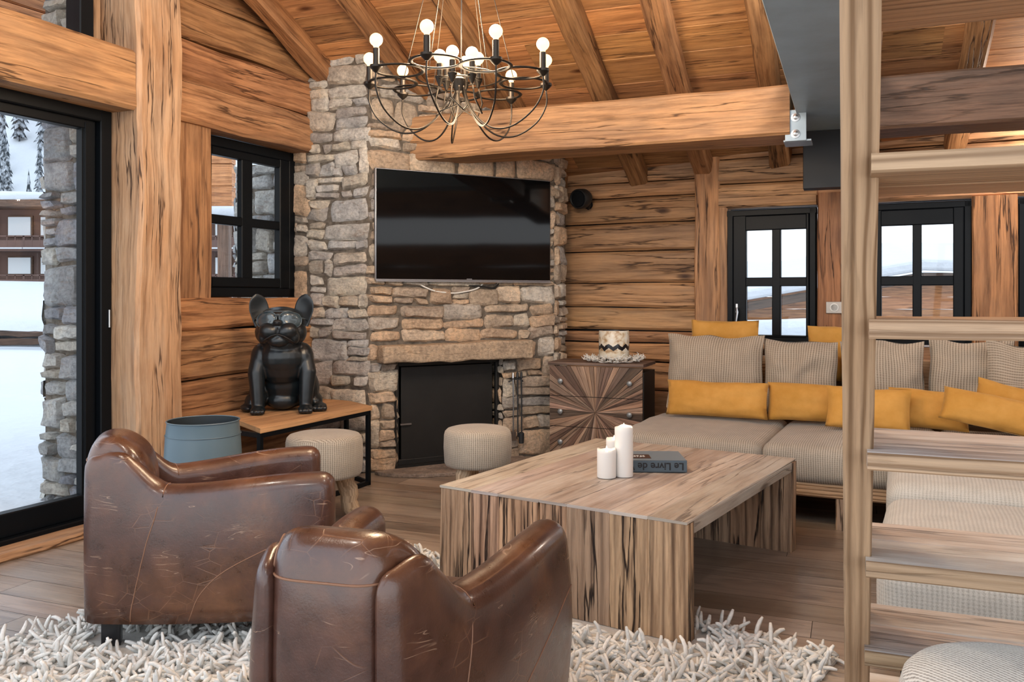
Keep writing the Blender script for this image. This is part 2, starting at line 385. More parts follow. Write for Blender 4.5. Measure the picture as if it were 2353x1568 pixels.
def tube(mb, pts, rad, seg=8, closed=False, tint=(1, 1, 1), cap=True, flat=1.0):
    pts = [V(p) for p in pts]; n = len(pts); rr = rad if hasattr(rad, '__len__') else [rad] * n
    vs, fs, us = [], [], []; prev = None; l = 0
    ls = [0]
    for i in range(n):
        if closed: d = pts[(i + 1) % n] - pts[i - 1]
        else: d = pts[min(i + 1, n - 1)] - pts[max(i - 1, 0)]
        if d.length < 1e-9: d = V((0, 0, 1))
        d.normalize()
        if prev is None:
            a = V((0, 0, 1)) if abs(d.z) < .9 else V((1, 0, 0)); s = d.cross(a).normalized()
        else:
            s = prev - d * prev.dot(d)
            if s.length < 1e-6: s = d.orthogonal()
            s.normalize()
        prev = s; u = s.cross(d).normalized()
        for k in range(seg):
            a = 2 * PI * k / seg; vs.append(pts[i] + (s * math.cos(a) + u * math.sin(a) * flat) * rr[i])
        if i: ls.append(ls[-1] + (pts[i] - pts[i - 1]).length)
    m = n if closed else n - 1
    for i in range(m):
        j = (i + 1) % n
        for k in range(seg):
            k2 = (k + 1) % seg; fs.append([i * seg + k, i * seg + k2, j * seg + k2, j * seg + k])
            l0 = ls[i]; l1 = ls[i + 1] if i + 1 < n else l0 + .01
            us.append([(l0, k * rr[i]), (l0, (k + 1) * rr[i]), (l1, (k + 1) * rr[i]), (l1, k * rr[i])])
    if cap and not closed:
        fs.append([k for k in range(seg)][::-1]); us.append([(0, 0)] * seg)
        fs.append([(n - 1) * seg + k for k in range(seg)]); us.append([(0, 0)] * seg)
    mb.add(vs, fs, us, tint); return mb

def grid(mb, fn, nu, nv, tint=(1, 1, 1), uvfn=None, wrap_u=False, flip=False):
    b = []
    for j in range(nv + 1):
        for i in range(nu + (0 if wrap_u else 1)): b.append(fn(i / nu, j / nv))
    w = nu if wrap_u else nu + 1; fs, us = [], []
    for j in range(nv):
        for i in range(nu):
            i2 = (i + 1) % w if wrap_u else i + 1
            f = [j * w + i, j * w + i2, (j + 1) * w + i2, (j + 1) * w + i]
            q = [(i / nu, j / nv), ((i + 1) / nu, j / nv), ((i + 1) / nu, (j + 1) / nv), (i / nu, (j + 1) / nv)]
            if uvfn: q = [uvfn(*a) for a in q]
            if flip: f = f[::-1]; q = q[::-1]
            fs.append(f); us.append(q)
    mb.add(b, fs, us, tint); return mb

def prism(mb, poly, z0, z1, tint=(1, 1, 1), gd=(1, 0)):
    n = len(poly); g = V((gd[0], gd[1])).normalized(); h = V((-g.y, g.x))
    vs = [(x, y, z0) for x, y in poly] + [(x, y, z1) for x, y in poly]
    uvp = [(V(p).dot(g), V(p).dot(h)) for p in poly]
    fs = [list(range(n - 1, -1, -1)), list(range(n, 2 * n))]; us = [uvp[::-1], uvp]
    for i in range(n):
        j = (i + 1) % n; fs.append([i, j, j + n, i + n])
        L = (V(poly[j]) - V(poly[i])).length
        us.append([(0, 0), (L, 0), (L, z1 - z0), (0, z1 - z0)])
    mb.add(vs, fs, us, tint); return mb

def rbox(mb, size, r=.04, puff=(0, 0, 0), c=(0, 0, 0), rot=None, nseg=5, tint=(1, 1, 1), wr=0, seed=0, shear=0, taper=None, uvs=1.0):
    """rounded, slightly stuffed block; puff = extra bulge on the x, y and z faces"""
    hx, hy, hz = [q / 2 for q in size]; half = (hx, hy, hz); m = Matrix.Translation(V(c)) @ (rot.to_4x4() if rot is not None else Matrix.Identity(4))
    def coords(h):
        rr = min(r, h * .98); o = [-h + rr * (1 - math.cos(i / 4 * PI / 2)) for i in range(4)]
        inner = [-h + rr + (2 * (h - rr)) * i / nseg for i in range(nseg + 1)]
        return o + inner + [-q for q in o[::-1]]
    cs = [coords(h) for h in half]
    for axis in range(3):
        a1, a2 = [(1, 2), (2, 0), (0, 1)][axis]
        for sgn in (-1, 1):
            A, B = cs[a1], cs[a2]; na, nb = len(A), len(B); vs = []; uvp = []
            for q in B:
                for p in A:
                    pt = [0, 0, 0]; pt[axis] = sgn * half[axis]; pt[a1] = p; pt[a2] = q
                    inn = [max(-(h - min(r, h * .98)), min(h - min(r, h * .98), x)) for x, h in zip(pt, half)]
                    dv = V([a - b for a, b in zip(pt, inn)])
                    dn = dv.normalized() if dv.length > 1e-9 else V((0, 0, 0))
                    # scale radius per axis
                    P_ = V(inn) + V([dn[i] * min(r, half[i] * .98) for i in range(3)])
                    nx = [P_[i] / half[i] for i in range(3)]
                    fx = (1 - nx[1] ** 2) * (1 - nx[2] ** 2); fy = (1 - nx[0] ** 2) * (1 - nx[2] ** 2); fz = (1 - nx[0] ** 2) * (1 - nx[1] ** 2)
                    P_.x += puff[0] * nx[0] * max(0, fx) ** .6; P_.y += puff[1] * nx[1] * max(0, fy) ** .6; P_.z += puff[2] * nx[2] * max(0, fz) ** .6
                    if taper: P_ = taper(P_)
                    if wr:
                        w = noise.noise_vector(P_ * 5 + V((seed * 3.1, seed, 0))) * wr + noise.noise_vector(P_ * 14 + V((seed, seed * 2, 1))) * wr * .35; P_ += w
                    P_.x += shear * P_.z
                    vs.append(m @ P_); uvp.append((pt[a1] * uvs, pt[a2] * uvs) if axis != 0 else (pt[1] * uvs, pt[2] * uvs))
                    if axis == 1: uvp[-1] = (pt[0] * uvs, pt[2] * uvs)
                    if axis == 2: uvp[-1] = (pt[0] * uvs, pt[1] * uvs)
            fs, us = [], []
            for j in range(nb - 1):
                for i in range(na - 1):
                    f = [j * na + i, j * na + i + 1, (j + 1) * na + i + 1, (j + 1) * na + i]
                    if sgn < 0: f = f[::-1]
                    fs.append(f); us.append([uvp[k] for k in f])
            mb.add(vs, fs, us, tint)
    return mb

def weld(o, d=1e-4):
    bm = bmesh.new(); bm.from_mesh(o.data); bmesh.ops.remove_doubles(bm, verts=bm.verts, dist=d)
    bmesh.ops.recalc_face_normals(bm, faces=bm.faces); bm.to_mesh(o.data); bm.free(); return o

def pillow(w, h, th, name, mat, parent, seed=0, wr=.008, pinch=.06, uvrot=False, edge=.012):
    """soft cushion in local xz plane (x wide, z high, y thick), centre at origin"""
    mb = MB(); N = 22
    def surf(sg):
        def f(a, b):
            x, z = a * 2 - 1, b * 2 - 1
            k = max(0, 1 - abs(x) ** 2.6) ** .5 * max(0, 1 - abs(z) ** 2.6) ** .5
            px = x * (1 - pinch * (1 - z * z) * abs(x)) * w / 2; pz = z * (1 - pinch * 1.1 * (1 - x * x) * abs(z)) * h / 2
            y = sg * (edge / 2 * 0 + th / 2 * k)
            q = V((px, y, pz)); nv = noise.noise_vector(V((px * 6 + seed * 7, pz * 6, sg * .3 + seed)))
            rad = noise.noise(V((x * 2.5 + seed * 3, z * 2.5, seed))) * wr * 2
            cw = abs(x * z) ** 2 * math.sin(math.atan2(abs(z) + .01, abs(x) + .01) * 14) * wr * .8
            q += nv * wr * .6 + V((0, sg * (rad * k + cw * k), 0))
            q.z += noise.noise(V((px * 4.5, seed * 2.2, 8))) * wr * 1.6 * (.4 + .6 * (z > 0))
            return q
        return f
    uvf = (lambda a, b: (b * h, a * w)) if uvrot else (lambda a, b: (a * w + seed, b * h))
    grid(mb, surf(1), N, N, uvfn=uvf); grid(mb, surf(-1), N, N, uvfn=uvf, flip=True)
    o = mb.build(name, mat, parent, ang=180); weld(o, 2e-3)
    return o

def blob(parts, voxel, smooth_it, name, mat, parent, fac=.5):
    """one continuous body from overlapping ellipsoids and limbs: voxel remeshed and smoothed"""
    mb = MB()
    for p in parts:
        if p[0] == 'e':
            c, r, rot = p[1], p[2], (p[3] if len(p) > 3 else None)
            m = Matrix.Translation(V(c)) @ (rot.to_4x4() if rot is not None else Matrix.Identity(4)); N = 20; vs, fs = [], []
            for j in range(N // 2 + 1):
                for i in range(N):
                    th = PI * (j + .001) / (N // 2 + .002); ph = 2 * PI * i / N
                    vs.append(m @ V((r[0] * math.sin(th) * math.cos(ph), r[1] * math.sin(th) * math.sin(ph), r[2] * math.cos(th))))
            for j in range(N // 2):
                for i in range(N): fs.append([j * N + i, (j + 1) * N + i, (j + 1) * N + (i + 1) % N, j * N + (i + 1) % N])
            fs.append(list(range(N))); fs.append([N // 2 * N + i for i in range(N)][::-1])
            mb.add(vs, fs)
        else:
            tube(mb, p[1], p[2], 16)
    o = mb.build('tmp_blob', mat, None, ang=180)
    m = o.modifiers.new('r', 'REMESH'); m.mode = 'VOXEL'; m.voxel_size = voxel
    s = o.modifiers.new('s', 'SMOOTH'); s.iterations = smooth_it; s.factor = fac
    dg = bpy.context.evaluated_depsgraph_get(); dg.update()
    me = bpy.data.meshes.new_from_object(o.evaluated_get(dg)); me.name = name
    me.polygons.foreach_set('use_smooth', [True] * len(me.polygons))
    me.materials.clear(); me.materials.append(M[mat])
    bpy.data.objects.remove(o)
    q = bpy.data.objects.new(name, me); C.objects.link(q)
    if parent is not None: q.parent = parent
    return q

# ------------------------------------------------------------------ camera and frames
FP, CX, HY, EYE = 1980.0, 1176.5, 680.0, 1.30
cam = bpy.data.cameras.new('camera'); cam.sensor_width = 36; cam.lens = 36 * FP / 2353; cam.shift_y = -(784 - HY) / 2353; cam.clip_end = 900; cam.clip_start = .05
co = bpy.data.objects.new('camera', cam); C.objects.link(co); co.location = (0, 0, EYE); co.rotation_euler = (PI / 2, 0, 0)
bpy.context.scene.camera = co

def kx(x): return (x - CX) / FP
def on_z(x, y, z):
    Y = (EYE - z) * FP / (y - HY); return V((kx(x) * Y, Y, z))
a25 = math.radians(25); a21 = math.radians(21.5)
U = V((math.sin(a25), math.cos(a25), 0)); N_ = V((math.cos(a25), -math.sin(a25), 0))     # along / out of the left wall
P0 = V((-2.592, 4.363, 0))
def L(t, s, z=0): q = P0 + U * t + N_ * s; return V((q.x, q.y, z))
a27 = math.radians(27)
NB = V((math.sin(a27), math.cos(a27), 0)); VB = V((math.cos(a27), -math.sin(a27), 0)); DB = 7.0
def SB(x, d=0):                                                                          # pixel column -> s on the plane d in front of the back wall
    k = kx(x); Y = (DB - d) / (k * NB.x + NB.y); return Y * (k * VB.x + VB.y)
def ZB(x, y, d=0):
    k = kx(x); Y = (DB - d) / (k * NB.x + NB.y); return EYE - (y - HY) * Y / FP
def B(s, d, z=0): q = NB * (DB - d) + VB * s; return V((q.x, q.y, z))                     # s along back wall, d into the room
N21 = V((math.sin(a21), math.cos(a21), 0)); V21 = V((math.cos(a21), -math.sin(a21), 0))
def zr(n): return 5.125 - .40 * n                                               # underside of the rafters
def RC(q, n, z=None): p = V21 * q + N21 * n; return V((p.x, p.y, zr(n) if z is None else z))
# ------------------------------------------------------------------ the setting
_ctr = [0]
def struct(name, mb, mat, label=None, **k):
    o = mb.build(name, mat, None, **k); return tag(o, label, None, None, 'structure')
_trimn = [0]
def trim(mb, mat, label, parent=None, **k):
    _trimn[0] += 1; return struct('trim_%d' % _trimn[0], mb, mat, label, **k)

# floor: wide planks, laid parallel to the back wall, a border strip turned the other way
mb = MB(); rr = random.Random(11)
PAL = [(1, 1, 1), (.8, .78, .76), (1.15, 1.12, 1.1), (.92, .86, .8), (.7, .62, .55), (1.05, 1.08, 1.12), (.95, .97, 1.0)]
n = -1.9
while n < 7.6:
    w = rr.choice([.14, .18, .2, .24]); q = -5.2 + rr.uniform(0, 1)
    while q < 5.6:
        l = rr.uniform(1.0, 2.4); k = rr.choice(PAL); kq = rr.uniform(.86, 1.1); k = tuple(c * kq * rr.uniform(.985, 1.015) for c in k)
        q0, q1 = q + .0012, min(q + l, 5.6) - .0012; n0, n1 = n + .0012, n + w - .0012
        uo, vo = rr.uniform(0, 40), rr.uniform(0, 40)
        mb.add([RC(q0, n0, 0), RC(q1, n0, 0), RC(q1, n1, 0), RC(q0, n1, 0)], [[0, 1, 2, 3]], [[(uo, vo), (uo + l, vo), (uo + l, vo + w), (uo, vo + w)]], k)
        q += l
    n += w
struct('floor', mb, 'floor_wood', smooth=False)
mb = MB(); mb.add([RC(-5.4, -2, -.003), RC(5.8, -2, -.003), RC(5.8, 7.9, -.003), RC(-5.4, 7.9, -.003)], [[0, 1, 2, 3]])
trim(mb, 'blackm', 'dark gaps beneath the floor planks', smooth=False)

# ceiling boards and rafters
mb = MB(); n = -1.2; SL = math.atan(.40)
upn = (V21.cross(V((N21.x, N21.y, -.40)))).normalized()
if upn.z < 0: upn = -upn
while n < 7.25:
    w = rr.choice([.17, .2, .24, .27])
    q = -5.4
    tw_l = (n + 1.14) / .998 - 3.107 / .998 + .0; plm = L((n - 3.0) / .998, -.75).dot(V21); q = max(q, plm)
    while q < 5.9:
        l = rr.uniform(2.2, 4.2); q1 = min(q + l, 5.9); z = zr(n + w / 2) + .135 + .015
        p, p2 = RC(q, n + w / 2, z), RC(q1, n + w / 2, z)
        timber(mb, p, p2, w / math.cos(SL) - .003, .03, up=upn, jit=.0015, ch=.004, seg=3, tint=rt(.72, 1.2, .07)); q = q1
    n += w
struct('ceiling', mb, 'ceil_wood')
def rq(x):
    k = kx(x); Y = 3.825 / (.3434 + .40 * (k * N21.x + N21.y)); return Y * (k * V21.x + V21.y)
RQ = [rq(550), rq(765), rq(985), rq(1252), rq(1463), rq(1708)]
for j in range(5): RQ.append(RQ[-1] + .61)
for i, q in enumerate(RQ):
    mb = MB(); hh = .14
    a, b = RC(q + .075, -1.1), RC(q + .075, 7.4); a += upn * hh / 2; b += upn * hh / 2
    timber(mb, a, b, .15, hh, up=upn, jit=.012, ch=.018, seg=46, tint=rt(.85, 1.1))
    trim(mb, 'rafter_wood', 'sloping rafter under the boarded ceiling, number %s from the left wall' % ['one', 'two', 'three', 'four', 'five', 'six', 'seven', 'eight', 'nine', 'ten', 'eleven'][i])

# left wall ------------------------------------------------
S = .03
def wall_log(mb, f, a, b, z0, z1, front, depth=.14, ch=.022, tint=None, jit=.010):
    p, q = f(a, front - depth / 2, (z0 + z1) / 2), f(b, front - depth / 2, (z0 + z1) / 2)
    timber(mb, p, q, depth, z1 - z0 - .010, jit=jit, ch=ch, tint=tint or rt(.70, 1.15, .06))
mb = MB()
for z0, z1 in [(0, .18), (.18, .46), (.46, .77), (.77, 1.08), (1.08, 1.29)]:
    wall_log(mb, L, .7, 2.49, z0, z1, S + .03, .2)
zs = [2.385, 2.665, 2.925, 3.19, 3.46]
for z0, z1 in zip(zs[:-1], zs[1:]):
    te = min(2.48, (4.04 - z0) / .399)
    if te > .9: wall_log(mb, L, .7, te, z0, z1, S + (.04 if z0 < 2.5 else .02), .22)
# backing and upright board beside the window
timber(mb, L(1.20, S - .09, 1.28), L(1.20, S - .09, 2.40), .452, .18, up=N_, jit=.004, tint=(.95, .97, 1))
struct('wall_left', mb, 'wall_wood')
mb = MB()                                            # thick wall core either side of the small window
box(mb, L(1.75, -.20, .63), (1.75, .12, 1.26), -a25 + PI / 2)
box(mb, L(1.75, -.20, 2.93), (1.75, .12, 1.05), -a25 + PI / 2)
struct('wall_left_core', mb, 'darksteel', smooth=False)
o = None

# big corner post and the beam above the glass door
mb = MB(); zt = 3.68
timber(mb, L(.8125, .045, 0), L(.8125, .045, zt), .325, .394, up=N_, jit=.012, ch=.02, seg=40, tint=(1, 1, 1))
trim(mb, 'post_wood', 'massive squared old timber post between the glass door and the log wall')
mb = MB()
timber(mb, L(-3.2, .055, 2.52), L(.655, .055, 2.52), .33, .335, jit=.010, ch=.02, tint=(1, .97, .92))
trim(mb, 'beam_wood', 'heavy timber beam above the tall glass door')
mb = MB(); timber(mb, L(.60, -.1, 2.69), L(.60, -.1, 3.55), .1, .08, up=N_, jit=.004, tint=(.8, .78, .75))
trim(mb, 'post_wood', 'narrow upright timber between the upper glass and the post')

# glass door
def frame_bar(mb, a, b, w, d, ch=.006): timber(mb, a, b, d, w, up=(0, 0, 1) if abs((V(b) - V(a)).normalized().z) < .5 else U, jit=0, ch=ch, seg=1, tint=(1, 1, 1))
door = thing('door_1', None, None, (0, 0, 0)); tag(door, 'tall black-framed glass sliding door onto the snow', None, None, 'structure')
mb = MB()
frame_bar(mb, L(.61, -.05, 0), L(.61, -.05, 2.355), .075, .16); frame_bar(mb, L(-3.2, -.05, 2.32), L(.575, -.05, 2.32), .07, .16); frame_bar(mb, L(-3.2, -.05, .03), L(.575, -.05, .03), .07, .18)
mb.build('door_frame', 'black', door)
mb = MB()
frame_bar(mb, L(.53, -.04, .06), L(.53, -.04, 2.29), .075, .07); frame_bar(mb, L(-3.1, -.04, 2.265), L(.5, -.04, 2.265), .06, .07); frame_bar(mb, L(-3.1, -.04, .125), L(.5, -.04, .125), .125, .07)
for q, s_ in ((.5, -.01), (.485, -.02)): frame_bar(mb, L(q, s_, .12), L(q, s_, 2.27), .008, .02)
mb.build('sash', 'black', door)
mb = MB(); box(mb, L(-1.3, -.05, 1.21), (3.6, .012, 2.1), -a25 + PI / 2); mb.build('glass_pane', 'glass', door, smooth=False)
mb = MB(); frame_bar(mb, L(.625, .035, 1.12), L(.625, .035, 1.22), .012, .012); mb.build('door_strike', 'chrome', door)
mb = MB(); timber(mb, L(-3.2, .11, .02), L(.66, .11, .02), .16, .04, jit=.004, ch=.01, tint=(.9, .85, .8))
_trimn[0] += 1; struct('baseboard_left', mb, 'post_wood', 'wooden threshold strip along the foot of the glass door')
# upper glass above the beam
w5 = thing('window_5', None, None); tag(w5, 'upper fixed window above the timber beam', None, None, 'structure')
mb = MB(); frame_bar(mb, L(.50, -.05, 2.69), L(.50, -.05, 3.55), .09, .12); frame_bar(mb, L(-3.1, -.05, 2.71), L(.47, -.05, 2.71), .04, .12); mb.build('window_frame', 'black', w5)
mb = MB(); box(mb, L(-1.3, -.06, 3.15), (3.6, .01, .9), -a25 + PI / 2); mb.build('glass_pane', 'glass', w5, smooth=False)

def window(name, f, s0, s1, z0, z1, d, panes, zp, label, fw=.07, handle=None, inner=.055):
    """f(s,d,z) wall frame; panes: list of (s_a, s_b); zp: list of (z_a, z_b)"""
    w = thing(name, None, None); tag(w, label, None, None, 'structure')
    mb = MB(); ax = (f(1, 0, 0) - f(0, 0, 0)).normalized()
    def bar(a, b, wd, dd, up=None): timber(mb, a, b, dd, wd, up=up or (0, 0, 1), jit=0, ch=.006, seg=1, tint=(1, 1, 1))
    sm, zm = (s0 + s1) / 2, (z0 + z1) / 2
    bar(f(s0, d, z0 + fw / 2), f(s1, d, z0 + fw / 2), fw, .09); bar(f(s0, d, z1 - fw / 2), f(s1, d, z1 - fw / 2), fw, .09)
    bar(f(s0 + fw / 2, d, z0), f(s0 + fw / 2, d, z1), fw, .09, ax); bar(f(s1 - fw / 2, d, z0), f(s1 - fw / 2, d, z1), fw, .09, ax)
    mb.build('window_frame', 'black', w)
    mb = MB(); pa, pb = panes[0][0], panes[-1][1]; za, zb = zp[0][0], zp[-1][1]
    def fill(a, b, c, e, dd=.06):
        if b - a > .002 and e - c > .002: bar(f((a + b) / 2, d + .02, c), f((a + b) / 2, d + .02, e), b - a, dd, ax)
    fill(s0 + fw, pa, z0 + fw, z1 - fw); fill(pb, s1 - fw, z0 + fw, z1 - fw)
    bar(f(pa, d + .02, (z0 + fw + za) / 2), f(pb, d + .02, (z0 + fw + za) / 2), za - z0 - fw, .06); bar(f(pa, d + .02, (z1 - fw + zb) / 2), f(pb, d + .02, (z1 - fw + zb) / 2), z1 - fw - zb, .06)
    fill(panes[0][1], panes[1][0], za, zb, .05)
    bar(f(pa, d + .02, (zp[0][1] + zp[1][0]) / 2), f(pb, d + .02, (zp[0][1] + zp[1][0]) / 2), zp[1][0] - zp[0][1], .048)
    mb.build('sash', 'black', w)
    mb = MB(); bar(f(pa, d, zm), f(pb, d, zm), z1 - z0 - 2 * fw, .008); mb.build('glass_pane', 'glass', w)
    if handle:
        hs, hz = handle; mb = MB(); p = f(hs, d + .055, hz)
        tube(mb, [f(hs, d + .04, hz), f(hs, d + .085, hz), f(hs + .005, d + .09, hz - .03), f(hs - .008, d + .09, hz - .13)], [.009, .009, .009, .007])
        box(mb, f(hs, d + .045, hz), (.03, .01, .07), -a25); mb.build('handle', 'chrome', w)
    return w
LW = lambda s, d, z: L(s, d, z)
window('window_1', LW, 1.37, 2.415, 1.29, 2.385, -.14, [(1.549, 1.838), (1.948, 2.236)], [(1.428, 1.79), (1.853, 2.258)], 'small black four-pane window beside the stone chimney')
wz0, wz1 = .94, 1.985
for nm, x0, x1, pn, hd, lb in (('window_2', 1672, 1876, ((1716, 1775), (1795, 1853)), (1697, 745), 'black four-pane window behind the left end of the sofa'),
                       ('window_3', 1985, 2233, ((2026, 2097), (2118, 2190)), None, 'black four-pane window seen through the staircase'),
                       ('window_4', 2340, 2600, ((2385, 2460), (2482, 2560)), None, 'black window at the right edge of the photo')):
    window(nm, B, SB(x0), SB(x1), wz0, wz1, -.02, [(SB(q[0]), SB(q[1])) for q in pn], [(.975, 1.375), (1.445, 1.82)], lb, fw=.05, handle=(SB(hd[0]), 1.2) if hd else None)

# back wall of flat logs -----------------------------------
mb = MB()
zs = [0, .26, .5, .74, .90, 1.0, 1.2, 1.41, 1.68, 1.92, 2.14, 2.27, 2.5]
s_l, s_p0, s_p1, s_w1 = SB(1270), SB(1595), SB(1652), SB(1877)
for z0, z1 in zip(zs[:-1], zs[1:]): wall_log(mb, B, s_l, s_p0 + .02, z0, z1, .0, .14, jit=.006)
for z0, z1 in [(2.0, 2.2), (2.2, 2.40), (2.40, 2.6)]: wall_log(mb, B, s_p1, s_w1, z0, z1, .04, .16, jit=.004); wall_log(mb, B, s_w1, 3.4, z0, z1, .0, .16, jit=.004)
for z0, z1 in [(0, .3), (.3, .6), (.6, .93)]: wall_log(mb, B, s_p1, 3.4, z0, z1, .0, .14)
wall_log(mb, B, SB(2610), 3.4, .93, 2.0, .0, .14)
timber(mb, B(SB(1662), -.05, .9), B(SB(1662), -.05, 2.02), .075, .16, up=NB, jit=.003, tint=(.85, .85, .88))
struct('wall_back', mb, 'back_wood')
mb = MB()                                            # solid core behind the logs
for s0_, s1_, z0_, z1_ in ((s_l - .3, SB(1672), 0, 2.62), (SB(1640), 3.5, 0, .93), (SB(1640), 3.5, 2.0, 2.62), (SB(1877), SB(1985), .9, 2.1), (SB(2234), SB(2340), .9, 2.1), (SB(2600), 3.5, .9, 2.1)):
    box(mb, B((s0_ + s1_) / 2, -.15, (z0_ + z1_) / 2), (s1_ - s0_, .1, z1_ - z0_), -a27)
struct('wall_back_core', mb, 'darksteel', smooth=False)
for x0, x1, z0, z1, dd, tn, lb in ((1595, 1652, 0, 2.5, .05, (1, .93, .88), 'upright timber left of the sofa window, full height'),
                        (1878, 1958, 0, ZB(1910, 446), .12, (.74, .60, .54), 'cracked timber post with a wall socket, under the steel stub'),
                        (2233, 2340, 0, 2.01, .05, (.86, .74, .65), 'upright timber between the two right-hand windows')):
    mb = MB(); s0_, s1_ = SB(x0, dd), SB(x1, dd); timber(mb, B((s0_ + s1_) / 2, dd - .1, z0), B((s0_ + s1_) / 2, dd - .1, z1), s1_ - s0_, .2, up=NB, jit=.005, ch=.012, tint=tn)
    trim(mb, 'back_wood', lb)
mb = MB(); timber(mb, B(SB(1660), .06, .90), B(SB(1880), .06, .90), .12, .05, jit=.003, tint=(.9, .85, .8)); trim(mb, 'back_wood', 'wooden sill under the back window')

# right wall, out of the photo, with an open strip added for a bright band in the television glass
mb = MB(); RWs = 3.2
def RWp(n_, d, z): q = NB * n_ + VB * (RWs - d); return V((q.x, q.y, z))
for i, z0 in enumerate([0, .35, .7, 1.05, 1.4, 1.75]): wall_log(mb, RWp, 2.2, 7.0, z0, z0 + .35, 0, .14)
for i, z0 in enumerate([2.5, 2.8]): wall_log(mb, RWp, 2.2, 7.0 - (z0 > 2.6) * 1.2, z0, z0 + .34, 0, .14)
struct('wall_right', mb, 'back_wood')

# tie beam, steel beam, stub, hanger plates
mb = MB(); b0 = V((1.036, 5.768, 2.485)); bd = V21.copy()
p_l = b0 - bd * 1.99 + N21 * .18; p_r = b0 + bd * .785 + N21 * .18
timber(mb, p_l, p_r, .37, .323, jit=.005, ch=.016, seg=24, tint=(1, .98, .96)); trim(mb, 'beam_wood', 'heavy timber tie beam running from the stone chimney to the steel beam')
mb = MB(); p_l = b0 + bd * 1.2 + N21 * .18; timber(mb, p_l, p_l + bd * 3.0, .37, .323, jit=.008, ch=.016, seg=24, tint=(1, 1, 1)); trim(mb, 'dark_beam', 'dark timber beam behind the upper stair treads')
# steel beam soffit left edge passes x=1826,y=250 at Y~5.35
e0 = V((1.755, 5.35, 0)); mbs = MB(); stw = .37
sc_ = e0 + V21 * (stw / 2)
pa = sc_ - N21 * 7.0; pb = sc_ + N21 * .93
def ibeam(mb, a, b, w, z0, h, tf=.025, tw=.03):
    for zz, ww, hh in ((z0 + tf / 2, w, tf), (z0 + h - tf / 2, w, tf), (z0 + h / 2, tw, h - 2 * tf)):
        timber(mb, V((a.x, a.y, zz)), V((b.x, b.y, zz)), ww, hh, jit=0, ch=.003, seg=1, tint=(1, 1, 1))
ibeam(mbs, pa, pb, stw, 2.462, .34)
st = struct('trim_steel_beam', mbs, 'steel', 'wide blue-grey steel beam running overhead beside the staircase')
mb = MB(); e1_ = sc_ + N21 * .88; timber(mb, V((e1_.x, e1_.y, 2.06)), V((e1_.x, e1_.y, 2.465)), stw * .95, .16, up=N21, jit=0, ch=.004, seg=1)
trim(mb, 'darksteel', 'black steel stub standing on the cracked timber post')
hp = b0 + bd * .82
pl = thing('trim_bracket', None, None); tag(pl, 'galvanised bracket with bolts joining the timber beam to the steel beam', None, None, 'structure')
mb = MB(); box(mb, hp + N21 * .02 + V((0, 0, -.10)), (.13, .016, .20), -a21); box(mb, hp + N21 * .12 + V((.01, 0, -.195)), (.17, .20, .014), -a21); mb.build('plate', 'galv', pl, smooth=False, bevel=.003)
for dx, dz in ((.0, -.05), (.0, -.155)):
    mb = MB(); lathe(mb, [(.028, 0), (.028, .006), (.016, .008), (.016, .022), (.008, .026)], c=hp + bd * dx + N21 * .012 + V((0, 0, dz)), seg=14, axis=(-N21).to_track_quat('Z', 'Y').to_matrix()); mb.build('bolt', 'chrome', pl)

